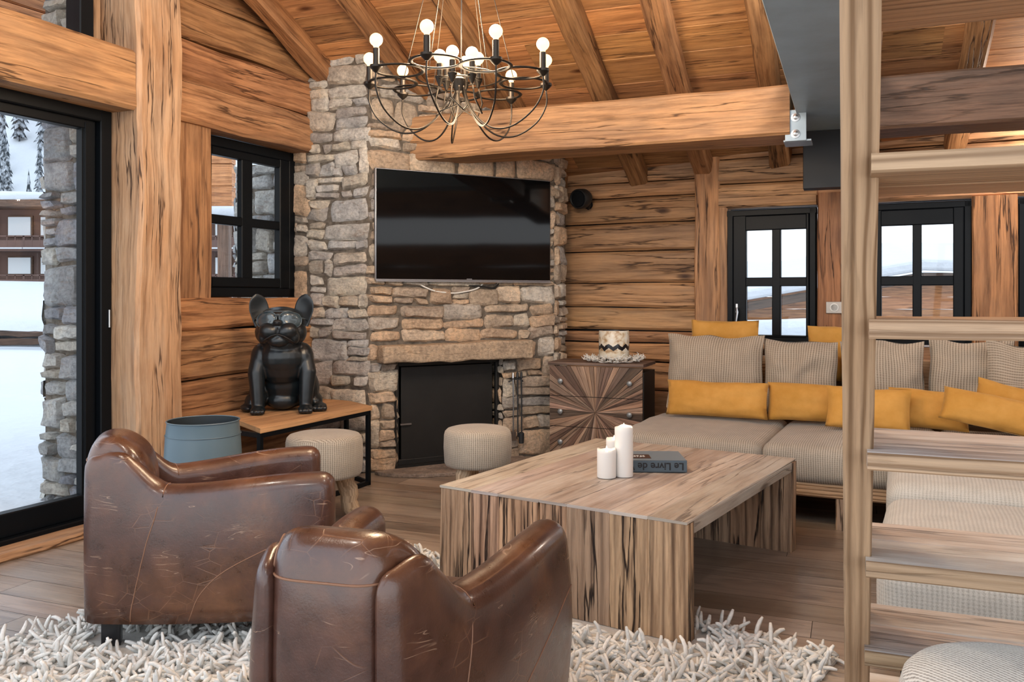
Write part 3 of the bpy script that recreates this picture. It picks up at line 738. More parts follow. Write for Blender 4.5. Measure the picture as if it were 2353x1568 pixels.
# ------------------------------------------------------------------ stone work
SPAL = [(.66, .50, .36), (.60, .48, .36), (.70, .56, .42), (.56, .50, .43), (.62, .57, .50), (.52, .42, .33), (.70, .51, .35), (.50, .47, .44), (.66, .58, .47), (.60, .44, .31)]
def stones(mb, a, b, nrm, zones, seed=1, D=.05, pal=SPAL, hrange=(.09, .2), wrange=(.12, .40)):
    """rubble courses on the upright face from a to b (plan), facing nrm; zones = list of (u0,u1,z0,z1)"""
    rg = random.Random(seed); a, b = V(a), V(b); d = (b - a); d.z = 0; Lf = d.length; d.normalize(); nrm = V(nrm).normalized()
    flip = d.cross(V((0, 0, 1))).dot(nrm) < 0
    def stone(u0, u1, z0, z1):
        g = rg.uniform(.001, .005); w, h = u1 - u0, z1 - z0
        if w < .02 or h < .015: return
        nx = max(6, min(12, int(w / .03))); ny = max(5, min(9, int(h / .022)))
        dep = D * rg.uniform(.55, 1.25); tx, tz = rg.uniform(-.12, .12), rg.uniform(-.15, .15); sd = rg.uniform(0, 99); kk = rg.uniform(.03, .3)
        cj = [(rg.uniform(-.2, .2) * min(w, .12), rg.uniform(-.16, .16) * min(h, .14)) for _ in range(4)]
        vs, fs, us = [], [], []
        for j in range(ny + 1):
            for i in range(nx + 1):
                A, Bq = 2 * i / nx - 1, 2 * j / ny - 1
                A = math.copysign(abs(A) ** .72, A); Bq = math.copysign(abs(Bq) ** .72, Bq)
                e = max(abs(A), abs(Bq)); aa = A * math.sqrt(1 - kk * Bq * Bq * .5); bb = Bq * math.sqrt(1 - kk * A * A * .5)
                x = (u0 + u1) / 2 + aa * (w / 2 - g); z = (z0 + z1) / 2 + bb * (h / 2 - g)
                s_, t_ = (A + 1) / 2, (Bq + 1) / 2
                x += sum(c[0] * wt for c, wt in zip(cj, ((1 - s_) * (1 - t_), s_ * (1 - t_), (1 - s_) * t_, s_ * t_)))
                z += sum(c[1] * wt for c, wt in zip(cj, ((1 - s_) * (1 - t_), s_ * (1 - t_), (1 - s_) * t_, s_ * t_)))
                wq = noise.noise_vector(V((x * 3.1, z * 3.1, seed))) ; x += wq.x * .016; z += wq.y * .016
                wq = noise.noise_vector(V((x * 17, z * 17, sd))); x += wq.x * .010 * (e > .5); z += wq.y * .009 * (e > .5)
                pf = max(0, 1 - e ** 9) ** .45
                y = dep * pf * (1 + tx * A + tz * Bq) + pf * (.015 * noise.noise(V((x * 9, z * 12, sd))) + .007 * noise.noise(V((x * 28, z * 34, sd))))
                vs.append(a + d * x + nrm * y + V((0, 0, z)))
        for j in range(ny):
            for i in range(nx):
                f = [j * (nx + 1) + i, j * (nx + 1) + i + 1, (j + 1) * (nx + 1) + i + 1, (j + 1) * (nx + 1) + i]
                fs.append(f[::-1] if flip else f); us.append([(vs[q].x, vs[q].z) for q in fs[-1]])
        c = rg.choice(pal); k = rg.uniform(.82, 1.12); mb.add(vs, fs, us, tuple(q * k for q in c))
    for (u0, u1, z0, z1) in zones:
        z = z0; off = rg.random()
        while z < z1 - .02:
            h = rg.uniform(*hrange)
            if z1 - (z + h) < .06: h = z1 - z
            u = u0
            first = True
            while u < u1 - .01:
                w = rg.uniform(*wrange) * (.6 + h * 3)
                if first: w *= rg.uniform(.4, 1); first = False
                if u1 - (u + w) < .07: w = u1 - u
                r = rg.random()
                if h > .11 and r < .38:
                    m = h * rg.uniform(.35, .65)
                    if rg.random() < .5 and w > .2:
                        k = w * rg.uniform(.35, .65); stone(u, u + k, z, z + m); stone(u + k, u + w, z, z + m); stone(u, u + w, z + m, z + h)
                    else: stone(u, u + w, z, z + m); stone(u, u + w, z + m, z + h)
                elif h > .14 and r < .52:
                    m1, m2 = h * rg.uniform(.25, .4), h * rg.uniform(.6, .75); stone(u, u + w, z, z + m1); stone(u, u + w, z + m1, z + m2); stone(u, u + w, z + m2, z + h)
                else: stone(u, u + w, z, z + h)
                u += w
            z += h
    return mb

Jp = L(2.42, S); Jw = L(2.425, -.17); K = V((-1.051, 6.314, 0)); fd = V((.872, .489, 0)).normalized(); fnrm = V((.489, -.872, 0)).normalized()
Cn = K + fd * 1.60; C2 = V((.445, 7.37, 0)); C3 = V((.47, 7.60, 0))
ch = thing('wall_chimney', None, None); tag(ch, 'rubble stone chimney breast across the corner of the room', None, None, 'structure')
ZT = 3.2
def slab_poly(mb, pts, z0, z1): prism(mb, [(p.x, p.y) for p in pts], z0, z1)
mb = MB(); K1, K2 = K + fd * .221, K + fd * 1.12; bk = -fnrm
# mortar core: built round the firebox opening
slab_poly(mb, [K1 + bk * .45, K2 + bk * .45, C3, L(3.2, -.25), Jw], 0, .815)
slab_poly(mb, [K, K1, K1 + bk * .45, Jw, Jp], 0, .815)
slab_poly(mb, [K2, Cn, C2, C3, K2 + bk * .45], 0, .815)
slab_poly(mb, [K, Cn, C2, C3, L(3.2, -.25), Jw, Jp], .815, ZT)
mb.build('mortar_core', 'mortar', ch, smooth=False)
mb = MB()
jn = -U
stones(mb, Jw, Jp, jn, [(0, (Jp - Jw).length, 1.26, 2.40)], 5, .03, hrange=(.12, .3), wrange=(.2, .4))
ln = (K - Jp); lnn = V((ln.y, -ln.x, 0)).normalized()
if lnn.dot(V((0, 0, 0)) - K) < 0: lnn = -lnn
DAYLIT = [(.66, .60, .50), (.62, .59, .54), (.70, .65, .57), (.58, .57, .55), (.64, .56, .46), (.54, .50, .46)]  # left face stones: cool daylight from the door put into their colours
Ll = ln.length
stones(mb, Jp, K, lnn, [(0, Ll, 0, ZT)], 8, .032, pal=DAYLIT, hrange=(.08, .2), wrange=(.15, .42))
stones(mb, K, Cn, fnrm, [(0, .221, 0, .80), (1.12, 1.60, 0, .80), (0, .06, .80, .95), (1.31, 1.60, .80, .95), (0, 1.60, .95, ZT)], 21, .034, hrange=(.09, .22), wrange=(.13, .42))
sn = V((1, -.2, 0)).normalized()
sdv = C2 - Cn; sn = V((sdv.y, -sdv.x, 0)).normalized()
stones(mb, Cn, C2, sn, [(0, sdv.length, 0, ZT)], 33, .035, wrange=(.1, .3))
for kk, sg in ((K1, 1), (K2, -1)): stones(mb, kk, kk + bk * .2, fd * sg, [(0, .2, 0, .8)], 44, .02)
mb.build('stone_facing', 'stone', ch, ang=55)

# fireplace: lintel, firebox and the dark screen
fp = thing('fireplace', 'dark metal fireplace screen set in the stone chimney beneath a long stone lintel', 'fireplace', K + fd * .67, math.atan2(fd.y, fd.x))
mb = MB(); rg = random.Random(2)
def lint(p):
    p = p.copy(); w = noise.noise_vector(V((p.x * 4, p.z * 5, 3))); p.y += w.x * .012 + .006 * noise.noise(V((p.x * 20, p.z * 20, p.y * 20))); p.z += w.y * .012 + (.010 * math.sin(p.x * 3) if p.z > 0 else .012 * noise.noise(V((p.x * 7, 0, 0)))); return p
rbox(mb, (1.26, .22, .135), r=.02, c=(.02, -.045, .873), nseg=14, tint=(.54, .41, .29), taper=lint); o = mb.build('stone_lintel', 'stone', fp, ang=60); weld(o)
mb = MB(); hw = .45
for a in ((0, .02, .02, .87, .4, .04),): pass
box(mb, (0, .40, .4), (.9, .02, .85)); box(mb, (-hw - .01, .2, .4), (.02, .4, .85)); box(mb, (hw + .01, .2, .4), (.02, .4, .85)); box(mb, (0, .2, .015), (.9, .42, .03)); box(mb, (0, .22, .81), (.9, .4, .02)); mb.build('firebox', 'firemetal', fp, smooth=False)
mb = MB(); box(mb, (0, .07, .41), (.78, .012, .70)); mb.build('screen_panel', 'firemetal', fp, bevel=.003)
mb = MB()
for c, s_ in (((0, .062, .785), (.89, .03, .035)), ((0, .062, .045), (.89, .03, .04)), ((-.43, .062, .415), (.035, .03, .75)), ((.43, .062, .415), (.035, .03, .75))): box(mb, c, s_)
mb.build('screen_frame', 'firemetal', fp, bevel=.004)
mb = MB(); box(mb, (-.36, .045, .33), (.09, .014, .012)); mb.build('handle', 'chrome', fp)
# fire tools hanging at the right of the opening
ft = thing('fireplace_tools', 'slim metal fire tools hanging on the stone right of the fireplace', 'fire tools', K + fd * 1.2 + fnrm * .085, math.atan2(fd.y, fd.x))
mb = MB(); tube(mb, [(-.07, .01, .62), (-.03, -.01, .64), (.03, -.01, .64), (.06, .01, .62)], .006); mb.build('hook_bar', 'darksteel', ft)
for i, x in enumerate((-.04, 0, .035)):
    mb = MB(); tube(mb, [(x, -.012, .64), (x, -.016, .5), (x + .003, -.012, .2)], [.007, .006, .006]); lathe(mb, [(.001, 0), (.011, .01), (.009, .05), (.001, .06)], c=(x, -.012, .64), seg=10)
    if i == 0: box(mb, (x, -.012, .19), (.05, .01, .07))
    if i == 1: tube(mb, [(x, -.012, .2), (x + .02, -.012, .17), (x + .03, -.012, .2)], .005)
    if i == 2: lathe(mb, [(.02, 0), (.024, .08), (.01, .09)], c=(x, -.012, .13), seg=10)
    mb.build('fire_tool', 'darksteel' if i else 'chrome', ft)
# hearth slab
mb = MB(); hc = K + fd * .64; pts = []
for i in range(19):
    a = PI * i / 18; q = hc + fd * (math.cos(a) * .62) + fnrm * (.07 + math.sin(a) * .34); pts.append((q.x, q.y))
prism(mb, pts, 0, .028); o = mb.build('hearth_slab', 'stone', None, smooth=False, bevel=.006); 
for pz in (o.data.color_attributes['tint'],):
    pz.data.foreach_set('color', [.30, .24, .20, 1] * len(pz.data))
tag(o, 'low rounded grey stone hearth slab on the floor before the fireplace', 'hearth')
# ------------------------------------------------------------------ television
tvl = V((-.969, 6.1, 0)) * 1.03; tvc = tvl + fd * .751
tv = thing('television', 'large flat black television mounted on the stone chimney above the fireplace', 'television', (tvc.x, tvc.y, 1.411), math.atan2(fd.y, fd.x))
mb = MB(); box(mb, (0, .012, .414), (1.502, .03, .824)); mb.build('screen_frame', 'tvframe', tv, bevel=.004)
mb = MB(); box(mb, (0, -.005, .416), (1.488, .008, .806)); mb.build('screen', 'screen', tv, bevel=.002)
mb = MB(); box(mb, (0, .045, .35), (.9, .05, .5)); mb.build('back_housing', 'blackm', tv, bevel=.008)
mb = MB(); box(mb, (0, -.004, -.002), (1.496, .02, .008)); box(mb, (.01, -.0105, .0175), (.045, .002, .005)); mb.build('lower_trim', 'tvframe', tv)
for lab, pts in (('pale cable', [(-.42, .05, .06), (-.40, .035, -.02), (-.28, .02, -.075), (-.1, .02, -.095), (.1, .03, -.06), (.2, .05, .02)]),
                 ('dark cable', [(-.1, .05, .02), (-.02, .03, -.03), (.12, .025, -.035), (.25, .03, -.055), (.33, .05, .01)])):
    P_ = [V(p) for p in pts]; sm = []
    for i in range(len(P_) - 1):
        for k in range(6): sm.append(P_[i].lerp(P_[i + 1], k / 6))
    for _ in range(3): sm = [sm[0]] + [(sm[i - 1] + sm[i] * 2 + sm[i + 1]) / 4 for i in range(1, len(sm) - 1)] + [sm[-1]]
    mb = MB(); tube(mb, sm, .006); o = mb.build('cable', 'white' if lab[0] == 'p' else 'blackm', tv, ang=180); o['label'] = lab

# small black wall speaker
sp = B(SB(1353), .0, ZB(1353, 458)); wsp = thing('wall_speaker', 'small round black loudspeaker fixed high on the log wall right of the chimney', 'loudspeaker', sp, -a27)
d_ = V((-.12, -.95, -.12)).normalized(); rot = d_.to_track_quat('Z', 'Y').to_matrix()
mb = MB(); lathe(mb, [(.02, 0), (.072, .012), (.085, .05), (.085, .13), (.078, .14)], c=(0, -.07, 0), seg=28, axis=rot); mb.build('housing', 'blackm', wsp)
mb = MB(); lathe(mb, [(.074, .0), (.07, .004), (.05, -.006), (.02, -.004), (.001, .002)], c=V((0, -.07, 0)) + d_ * .141, seg=28, axis=rot); mb.build('speaker_grille', 'black', wsp)
mb = MB(); tube(mb, [(0, .0, -.06), (.02, -.06, -.09), (.05, -.10, -.06)], .012); lathe(mb, [(.04, 0), (.04, .012)], c=(0, .0, -.05), seg=16, axis=V((0, -1, 0)).to_track_quat('Z', 'Y').to_matrix()); mb.build('bracket', 'blackm', wsp)
# wall socket
pz = B(SB(1918, .12), .135, ZB(1918, 707, .12)); so = thing('wall_socket', 'square metal power socket on the cracked timber post', 'power socket', pz, -a27)
mb = MB(); box(mb, (0, 0, 0), (.12, .012, .088)); mb.build('plate', 'socketm', so, bevel=.003)
mb = MB(); lathe(mb, [(.032, 0), (.032, .006), (.024, .007), (.022, -.002), (.001, -.003)], c=(0, -.006, 0), seg=20, axis=V((0, -1, 0)).to_track_quat('Z', 'Y').to_matrix()); mb.build('socket_face', 'white', so)

# ------------------------------------------------------------------ sunburst chest of drawers
fl = V((.318, 7.40, 0)) ; ang_c = -a27
cR = Matrix.Rotation(ang_c, 4, 'Z')
# front-left and front-right from the photo at height .735
zc = .785
FRc = on_z(1483, 838, zc); FLc = on_z(1258, 831, zc); cw = .86
ang_c = math.atan2(FRc.y - FLc.y, FRc.x - FLc.x)
cen = (FRc + FLc) / 2
ca = thing('chest_of_drawers', 'chest of drawers with a sunburst front of reclaimed wood strips and black sides', 'chest of drawers', (cen.x, cen.y, 0), ang_c)
cw = (FRc - FLc).length - .03; cd = .36
mb = MB(); box(mb, (0, cd / 2 + .012, .39), (cw, cd, .66)); mb.build('body', 'blackm', ca, bevel=.003)
mb = MB(); timber(mb, (-cw / 2 - .004, cd / 2, zc - .012), (cw / 2 + .004, cd / 2, zc - .012), cd + .03, .024, jit=.001, ch=.003, tint=(.75, .75, .8)); mb.build('top', 'sun_wood', ca)
# sunburst drawers: three fronts, each cut from the same fan of strips
rg = random.Random(5); zlo, zhi = .05, zc - .028; cz = zlo + (zhi - zlo) * .50
fans = []; a = .03
while a < 2 * PI:
    st_ = rg.uniform(.07, .16); a2 = min(a + st_, 2 * PI + .03); k = rg.choice([.45, .7, .95, 1.25, 1.5, 1.75]); fans.append((a, a2, (k * rg.uniform(.95, 1.1), k, k * rg.uniform(.9, 1.02)))); a = a2
def clip(poly, x0, x1, y0, y1):
    for ax, lim, sg in ((0, x0, 1), (0, x1, -1), (1, y0, 1), (1, y1, -1)):
        out = []
        for i in range(len(poly)):
            p, q = poly[i], poly[(i + 1) % len(poly)]; ip, iq = (p[ax] - lim) * sg >= 0, (q[ax] - lim) * sg >= 0
            if ip: out.append(p)
            if ip != iq:
                t = (lim - p[ax]) / (q[ax] - p[ax]); out.append((p[0] + (q[0] - p[0]) * t, p[1] + (q[1] - p[1]) * t))
        poly = out
        if not poly: return poly
    return poly
dh = (zhi - zlo) / 3
for r_ in range(3):
    y0, y1 = zlo + dh * r_ + .0025, zlo + dh * (r_ + 1) - .0025; mb = MB(); box(mb, (0, .006, (y0 + y1) / 2), (cw - .012, .012, y1 - y0), tint=(.5, .5, .5))
    for (a, a2, tn) in fans:
        ga = .006
        poly = clip([(0, cz), (2 * math.cos(a + ga), cz + 2 * math.sin(a + ga)), (2 * math.cos(a2 - ga), cz + 2 * math.sin(a2 - ga))], -cw / 2 + .006, cw / 2 - .006, y0, y1)
        if len(poly) < 3: continue
        am = (a + a2) / 2; dp = rg.uniform(.004, .009); n_ = len(poly); off = am * 5
        vs = [(x, -dp, z) for x, z in poly] + [(x, 0, z) for x, z in poly]
        uvp = [((x * math.cos(am) + (z - cz) * math.sin(am)), off + (-x * math.sin(am) + (z - cz) * math.cos(am))) for x, z in poly]
        fs = [list(range(n_))]; us = [uvp]
        for i in range(n_): j = (i + 1) % n_; fs.append([j, i, i + n_, j + n_]); us.append([uvp[j], uvp[i], uvp[i], uvp[j]])
        mb.add(vs, fs, us, tn)
    dr = mb.build('drawer', 'sun_wood', ca, smooth=False)
    for sx in (-1, 1):
        mb = MB(); lathe(mb, [(.008, 0), (.008, .014), (.019, .018), (.021, .027), (.015, .033), (.001, .035)], c=(sx * .275, -.006, (y0 + y1) / 2), seg=16, axis=V((0, -1, 0)).to_track_quat('Z', 'Y').to_matrix()); mb.build('knob', 'knobm', dr)
for sx in (-1, 1):
    for y in (.04, cd - .03):
        mb = MB(); box(mb, (sx * (cw / 2 - .04), y, .03), (.05, .05, .06)); mb.build('leg', 'blackm', ca)
# log basket/wood lying dark at its foot is not visible enough; the candle holder and its wreath
ctop = lambda x, y: cen + (Matrix.Rotation(ang_c, 3, 'Z') @ V((x, y, 0)))
ph = on_z(1397, 830, zc); hx = V((ph.x, ph.y + .12, zc)); hx = ctop(.105, .15)
wr_ = thing('coral_wreath', 'ring of small white branching twigs lying round the candle holder', 'wreath', (hx.x, hx.y, zc + .002))
mb = MB(); rg = random.Random(9)
for i in range(150):
    a = rg.uniform(0, 2 * PI); r0 = rg.uniform(.15, .21); p = V((r0 * math.cos(a), r0 * math.sin(a), rg.uniform(.008, .02))); dd = V((math.cos(a + rg.uniform(-1, 1)), math.sin(a + rg.uniform(-1, 1)), rg.uniform(.1, .9))).normalized()
    q = p + dd * rg.uniform(.03, .06); tube(mb, [p, (p + q) / 2 + V((0, 0, .004)), q], [.004, .0035, .002], 5)
    for _ in range(3): e = p.lerp(q, rg.uniform(.3, .9)); f = e + V((rg.uniform(-1, 1), rg.uniform(-1, 1), rg.uniform(.2, 1))).normalized() * .022; tube(mb, [e, f], [.003, .002], 5)
for r_ in (.14, .165): tube(mb, [(r_ * math.cos(t), r_ * math.sin(t), .008 + .003 * math.sin(9 * t)) for t in [2 * PI * k / 40 for k in range(40)]], .005, 6, closed=True)
mb.build('twigs', 'white', wr_, ang=180)
hd = thing('candle_holder', 'wide cylindrical candle holder with black zigzag bands, standing in the white wreath', 'candle holder', (hx.x, hx.y, zc))
mb = MB(); lathe(mb, [(.09, .0), (.112, .004), (.118, .02), (.118, .235), (.115, .245)], seg=40, cap=False); lathe(mb, [(.115, .245), (.108, .245), (.104, .22), (.104, .1)], seg=40, cap=False); mb.build('glass_shell', 'holder', hd)
mb = MB(); lathe(mb, [(.001, .05), (.10, .05), (.10, .215), (.001, .22)], seg=32, cap=False); mb.build('candle', 'wax', hd)

# ------------------------------------------------------------------ coffee table
NRt = V((.646, 3.17, 0)); ta = math.radians(-33); tl = 1.48; tw_ = 1.15; th_ = .467
ex = V((math.cos(ta), math.sin(ta), 0)); ey = V((-math.sin(ta), math.cos(ta), 0))
to = NRt - ex * tw_
ct = thing('coffee_table', 'massive low coffee table of reclaimed grooved timber standing half on the shaggy rug', 'coffee table', (to.x, to.y, 0), ta)
rg = random.Random(4)
mb = MB(); x = 0; ws = [.17, .14, .2, .13, .19, .16, .16]; ws = [w_ * tw_ / sum(ws) for w_ in ws]
for w_ in ws:
    tn = rt(.85, 1.12, .06); timber(mb, (x + w_ / 2, -.002, th_ - .006), (x + w_ / 2, tl + .002, th_ - .006), w_ - .0005, .012, jit=.0015, ch=.003, seg=30, tint=tn); timber(mb, (x + w_ / 2, .072, th_ - .034), (x + w_ / 2, tl - .072, th_ - .034), w_ - .0005, .046, jit=.001, ch=.002, seg=20, tint=tn); x += w_
mb.build('tabletop', 'table_top', ct)
for y in (.035, tl - .035):
    mb = MB(); x = 0; zf = .016 if y < .1 else 0
    for w_ in ws: timber(mb, (x + w_ / 2, y, zf), (x + w_ / 2, y, th_ - .0125), w_ + .001, .07, up=(0, 1, 0), jit=.0035, ch=.004, seg=14, tint=rt(.85, 1.15, .06)); x += w_
    mb.build('side_panel', 'table_side', ct)
# candles and book on it
def candle(px, py, r, h, lab):
    p = on_z(px, py, th_ + .003); p.y += r * .9
    c = thing('pillar_candle', lab, 'candle', p)
    mb = MB(); sd = px * .1
    lathe(mb, [(r * .96, 0), (r, .004), (r, h * .9)], seg=28, cap=True)
    def rim(a, b):
        t = a * 2 * PI; wv = .004 * math.sin(t * 2 + sd) + .002 * math.sin(5 * t)
        rr_, z = [(r, h * .9), (r, h - .004 + wv), (r - .003, h + wv), (r - .008, h - .004 + wv), (r - .012, h - .02), (.002, h - .022)][int(round(b * 5))]
        return V((rr_ * math.cos(t), rr_ * math.sin(t), z))
    grid(mb, rim, 28, 5, wrap_u=True); mb.build('wax_body', 'wax', c, ang=60)
    mb = MB(); lathe(mb, [(.001, 0), (.006, .008), (.0065, .016), (.003, .03), (.0005, .038)], c=(0, 0, h - .022), seg=10, cap=False); mb.build('flame', 'flame', c)
candle(1436, 1098, .0425, .228, 'tall white pillar candle on the coffee table')
candle(1396, 1101, .0435, .128, 'short white pillar candle in front of the other two')
candle(1413, 1078, .0385, .140, 'medium white pillar candle standing half hidden behind the short one')
bp = on_z(1508, 1086, th_ + .003); bk_ = thing('book', 'thick blue-grey hardback book lying on the coffee table beside the candles', 'book', (bp.x, bp.y, th_ + .003), math.radians(-1.5))
bw, bd_, bh = .33, .25, .056
bk_.location = (on_z(1577, 1086, th_).x - bw / 2, bp.y, th_ + .003)
mb = MB(); box(mb, (0, bd_ / 2, .003), (bw, bd_, .005)); box(mb, (0, .003, bh / 2), (bw, .006, bh)); mb.build('cover', 'bookcov', bk_, bevel=.0015)
mb = MB(); box(mb, (0, bd_ / 2, bh - .003), (bw, bd_, .005)); mb.build('front_cover', 'booktop', bk_, bevel=.0015)
mb = MB(); box(mb, (0, bd_ / 2 + .002, bh / 2), (bw - .01, bd_ - .012, bh - .012)); mb.build('pages', 'paper', bk_, smooth=False)
mb = MB(); box(mb, (-.06, .10, bh + .0002), (.13, .10, .0012)); lbq = mb.build('cover_label', 'booklab', bk_, smooth=False)
mb = MB()
for i in range(7):
    x0 = -.11 + i * .014; tube(mb, [(x0 + .005 * math.sin(q * 2.4 + i) * 1.2, .085 + q * .008, bh + .0014) for q in range(5)], .0016, 5)
mb.build('white_script', 'white', bk_)
def text(s, size, name, mat, parent, m, depth=.0006, bold=.0):
    cu = bpy.data.curves.new(name, 'FONT'); cu.body = s; cu.size = size; cu.extrude = depth; cu.align_x = 'LEFT'; cu.offset = bold
    t = bpy.data.objects.new('tmp', cu); C.objects.link(t); dg = bpy.context.evaluated_depsgraph_get(); dg.update()
    me = bpy.data.meshes.new_from_object(t.evaluated_get(dg)); bpy.data.objects.remove(t); me.materials.clear(); me.materials.append(M[mat])
    o = bpy.data.objects.new(name, me); C.objects.link(o); o.parent = parent; o.matrix_local = m; return o
text('Le Livre de Val', .048, 'spine_title', 'ink', bk_, Matrix(((-1, 0, 0, bw / 2 - .014), (0, 0, -1, -.0012), (0, -1, 0, bh - .012), (0, 0, 0, 1))), bold=.0008)

# ------------------------------------------------------------------ bench with metal frame and the things on and beside it
zb = .5415
def bp_(x, y): p = on_z(x, y, zb); return (p.x, p.y)
FLb, FRb = V((-1.437, 4.92, 0)), V((-.962, 5.93, 0))
WL = L(1.02, S + .09); WR = L(2.31, S + .09); SR = V((-1.18, 6.23, 0))
bn = thing('low_bench', 'low wooden corner bench on a black metal frame beneath the small window', 'bench', (FLb.x, FLb.y, 0))
loc = lambda p: (p.x - FLb.x, p.y - FLb.y)
E1 = on_z(547, 966, zb)
mb = MB(); poly = [FLb, FRb, SR, WR, WL, E1]
g0 = (FRb - FLb).normalized(); gn = V((-g0.y, g0.x, 0))
def cut(poly, p, nrm_, keep):
    out = []
    for i in range(len(poly)):
        a, b = poly[i], poly[(i + 1) % len(poly)]; da, db = (a - p).dot(nrm_) * keep, (b - p).dot(nrm_) * keep
        if da >= 0: out.append(a)
        if (da >= 0) != (db >= 0): out.append(a.lerp(b, da / (da - db)))
    return out
bord = .075
for lo_, hi_, tn in ((0, bord, (1.08, 1.05, 1)), (bord, .3, (.95, .93, .9)), (.3, .5, (1.02, 1, .97)), (.5, 1.2, (.9, .88, .86))):
    q = cut(cut([V((p.x, p.y, 0)) for p in poly], FLb + gn * (lo_ + .001), gn, 1), FLb + gn * (hi_ - .001), gn, -1)
    if len(q) > 2: prism(mb, [loc(p) for p in q], zb - .03, zb, tn, (g0.x, g0.y))
mb.build('bench_top', 'bench_wood', bn, smooth=False, bevel=.002)
def bar2(mb, a, b, w=.028): timber(mb, a, b, w, w, jit=0, ch=.002, seg=1, tint=(1, 1, 1), up=(0, 0, 1) if abs((V(b) - V(a)).normalized().z) < .5 else g0)
A_, B__, C__, D__ = [V((*loc(p), 0)) for p in (FLb + gn * .02 + g0 * .02, FRb + gn * .02 - g0 * .02, SR + V((-.05, -.02, 0)) * 1, E1 + gn * .02)]
C__ = V((*loc(SR + gn * .0 - g0 * .03), 0)); D2 = V((*loc(WL + g0 * .1 - gn * .06), 0))
for p in (A_, B__, C__, D2):
    mb = MB(); bar2(mb, p + V((0, 0, 0)), p + V((0, 0, zb - .03))); mb.build('leg', 'black', bn)
mb = MB(); zt_ = V((0, 0, zb - .044)); zl_ = V((0, 0, .015))
bar2(mb, A_ + zt_, B__ + zt_); bar2(mb, A_ + zl_, B__ + zl_); bar2(mb, B__ + zl_, C__ + zl_); bar2(mb, B__ + zt_, C__ + zt_); bar2(mb, A_ + zt_, D2 + zt_); bar2(mb, A_ + zl_, D2 + zl_)
mb.build('frame_rails', 'black', bn)

# blue-grey metal log bucket
bu = thing('metal_bucket', 'tapered blue-grey metal bucket with a dark inside, standing beside the timber post', 'bucket', (-1.655, 4.62, 0))
mb = MB(); lathe(mb, [(.001, .0), (.205, .0), (.21, .01), (.206, .3), (.192, .55), (.184, .625), (.186, .632)], seg=48, cap=False); mb.build('shell', 'bluepot', bu)
mb = MB(); lathe(mb, [(.186, .632), (.181, .632), (.180, .6), (.2, .3), (.2, .02), (.001, .015)], seg=48, cap=False); mb.build('lining', 'potin', bu)
mb = MB(); tube(mb, [(.186 * math.cos(t), .186 * math.sin(t), .632) for t in [2 * PI * k / 48 for k in range(48)]], .0035, 6, closed=True); tube(mb, [(.1935 * math.cos(t), .1935 * math.sin(t), .56) for t in [2 * PI * k / 48 for k in range(48)]], .002, 6, closed=True); mb.build('rim', 'bluepot', bu)

# stools --------------------------------------------------
def stool(x, y, rad, zt_, ch_, lab, rz=0, nleg=3, lr=.05, grp=None, mat='fab', foot=.8):
    s = thing('round_stool', lab, 'stool', (x, y, 0), rz, grp)
    mb = MB(); z0 = zt_ - ch_; r = rad
    pr = [(.001, z0), (r - .03, z0), (r - .012, z0 + .006), (r - .003, z0 + .022), (r + .003, z0 + ch_ * .5), (r, zt_ - .045), (r - .006, zt_ - .022), (r - .02, zt_ - .008), (r - .045, zt_ - .001), (r * .5, zt_ + .006), (.001, zt_ + .008)]
    lathe(mb, pr, seg=56, cap=False, wob=.012)
    # planar weave on the top, ribs run down the side
    for i, f in enumerate(mb.f):
        vs = [mb.v[k] for k in f]
        if min(v[2] for v in vs) > zt_ - .022: mb.u[i] = [(v[0], v[1]) for v in vs]
    mb.build('seat_cushion', mat, s, ang=180)
    for k in range(nleg):
        a = 2 * PI * k / nleg + .3; c, sn_ = math.cos(a), math.sin(a); r0, r1 = rad * .55, rad * foot
        mb = MB(); pts = []; rr_ = []
        for q in range(9):
            t = q / 8; rrq = r0 + (r1 - r0) * t; pts.append((c * rrq + .006 * math.sin(q * 1.3 + k), sn_ * rrq + .006 * math.cos(q * 1.7), z0 + .004 - (z0 + .004) * t)); rr_.append(lr * (1.05 - .2 * t + .06 * math.sin(q * 2.1 + k)))
        tube(mb, pts, rr_, 14); mb.build('leg', 'log_leg', s, ang=60)
    return s
stool(-1.085, 4.98, .218, .507, .245, 'ribbed beige round stool on pale log legs behind the left armchair', rz=-1.86, lr=.055)
stool(-.203, 5.10, .2, .522, .225, 'ribbed beige round stool between the fireplace and the coffee table', rz=-2.55, lr=.045)
stool(.893, 1.504, .2, .632, .2, 'pale tweed round stool in front of the lowest stair treads', rz=.4, lr=.035, mat='tweed', nleg=4)

# ------------------------------------------------------------------ rug
ra = math.atan2(-.6, .8); Q = V((-.847, 4.588, 0)); e1, e2 = V((.8, -.6, 0)), V((-.6, -.8, 0)); Lx, Ly = 2.52, 2.5
rug = thing('shaggy_rug', 'off-white shaggy rug of thick felted wool strands under the armchairs', 'rug', (0, 0, 0))
mb = MB(); cs = [Q, Q + e1 * Lx, Q + e1 * Lx + e2 * Ly, Q + e2 * Ly]; prism(mb, [(p.x, p.y) for p in cs], .002, .014, (.55, .52, .47)); mb.build('backing', 'rug', rug, smooth=False)
mb = MB(); rg = random.Random(12); SG = 6
cnt = 0
LEGS = []
for (ox_, oy_, fa) in ((-1.568, 3.298, math.radians(18)), (-.40, 1.88, math.radians(74))):
    for x, y in ((.05, -.135), (.05, .135), (.74, -.26), (.74, .26)): LEGS.append((ox_ + x * math.cos(fa) - y * math.sin(fa), oy_ + x * math.sin(fa) + y * math.cos(fa)))
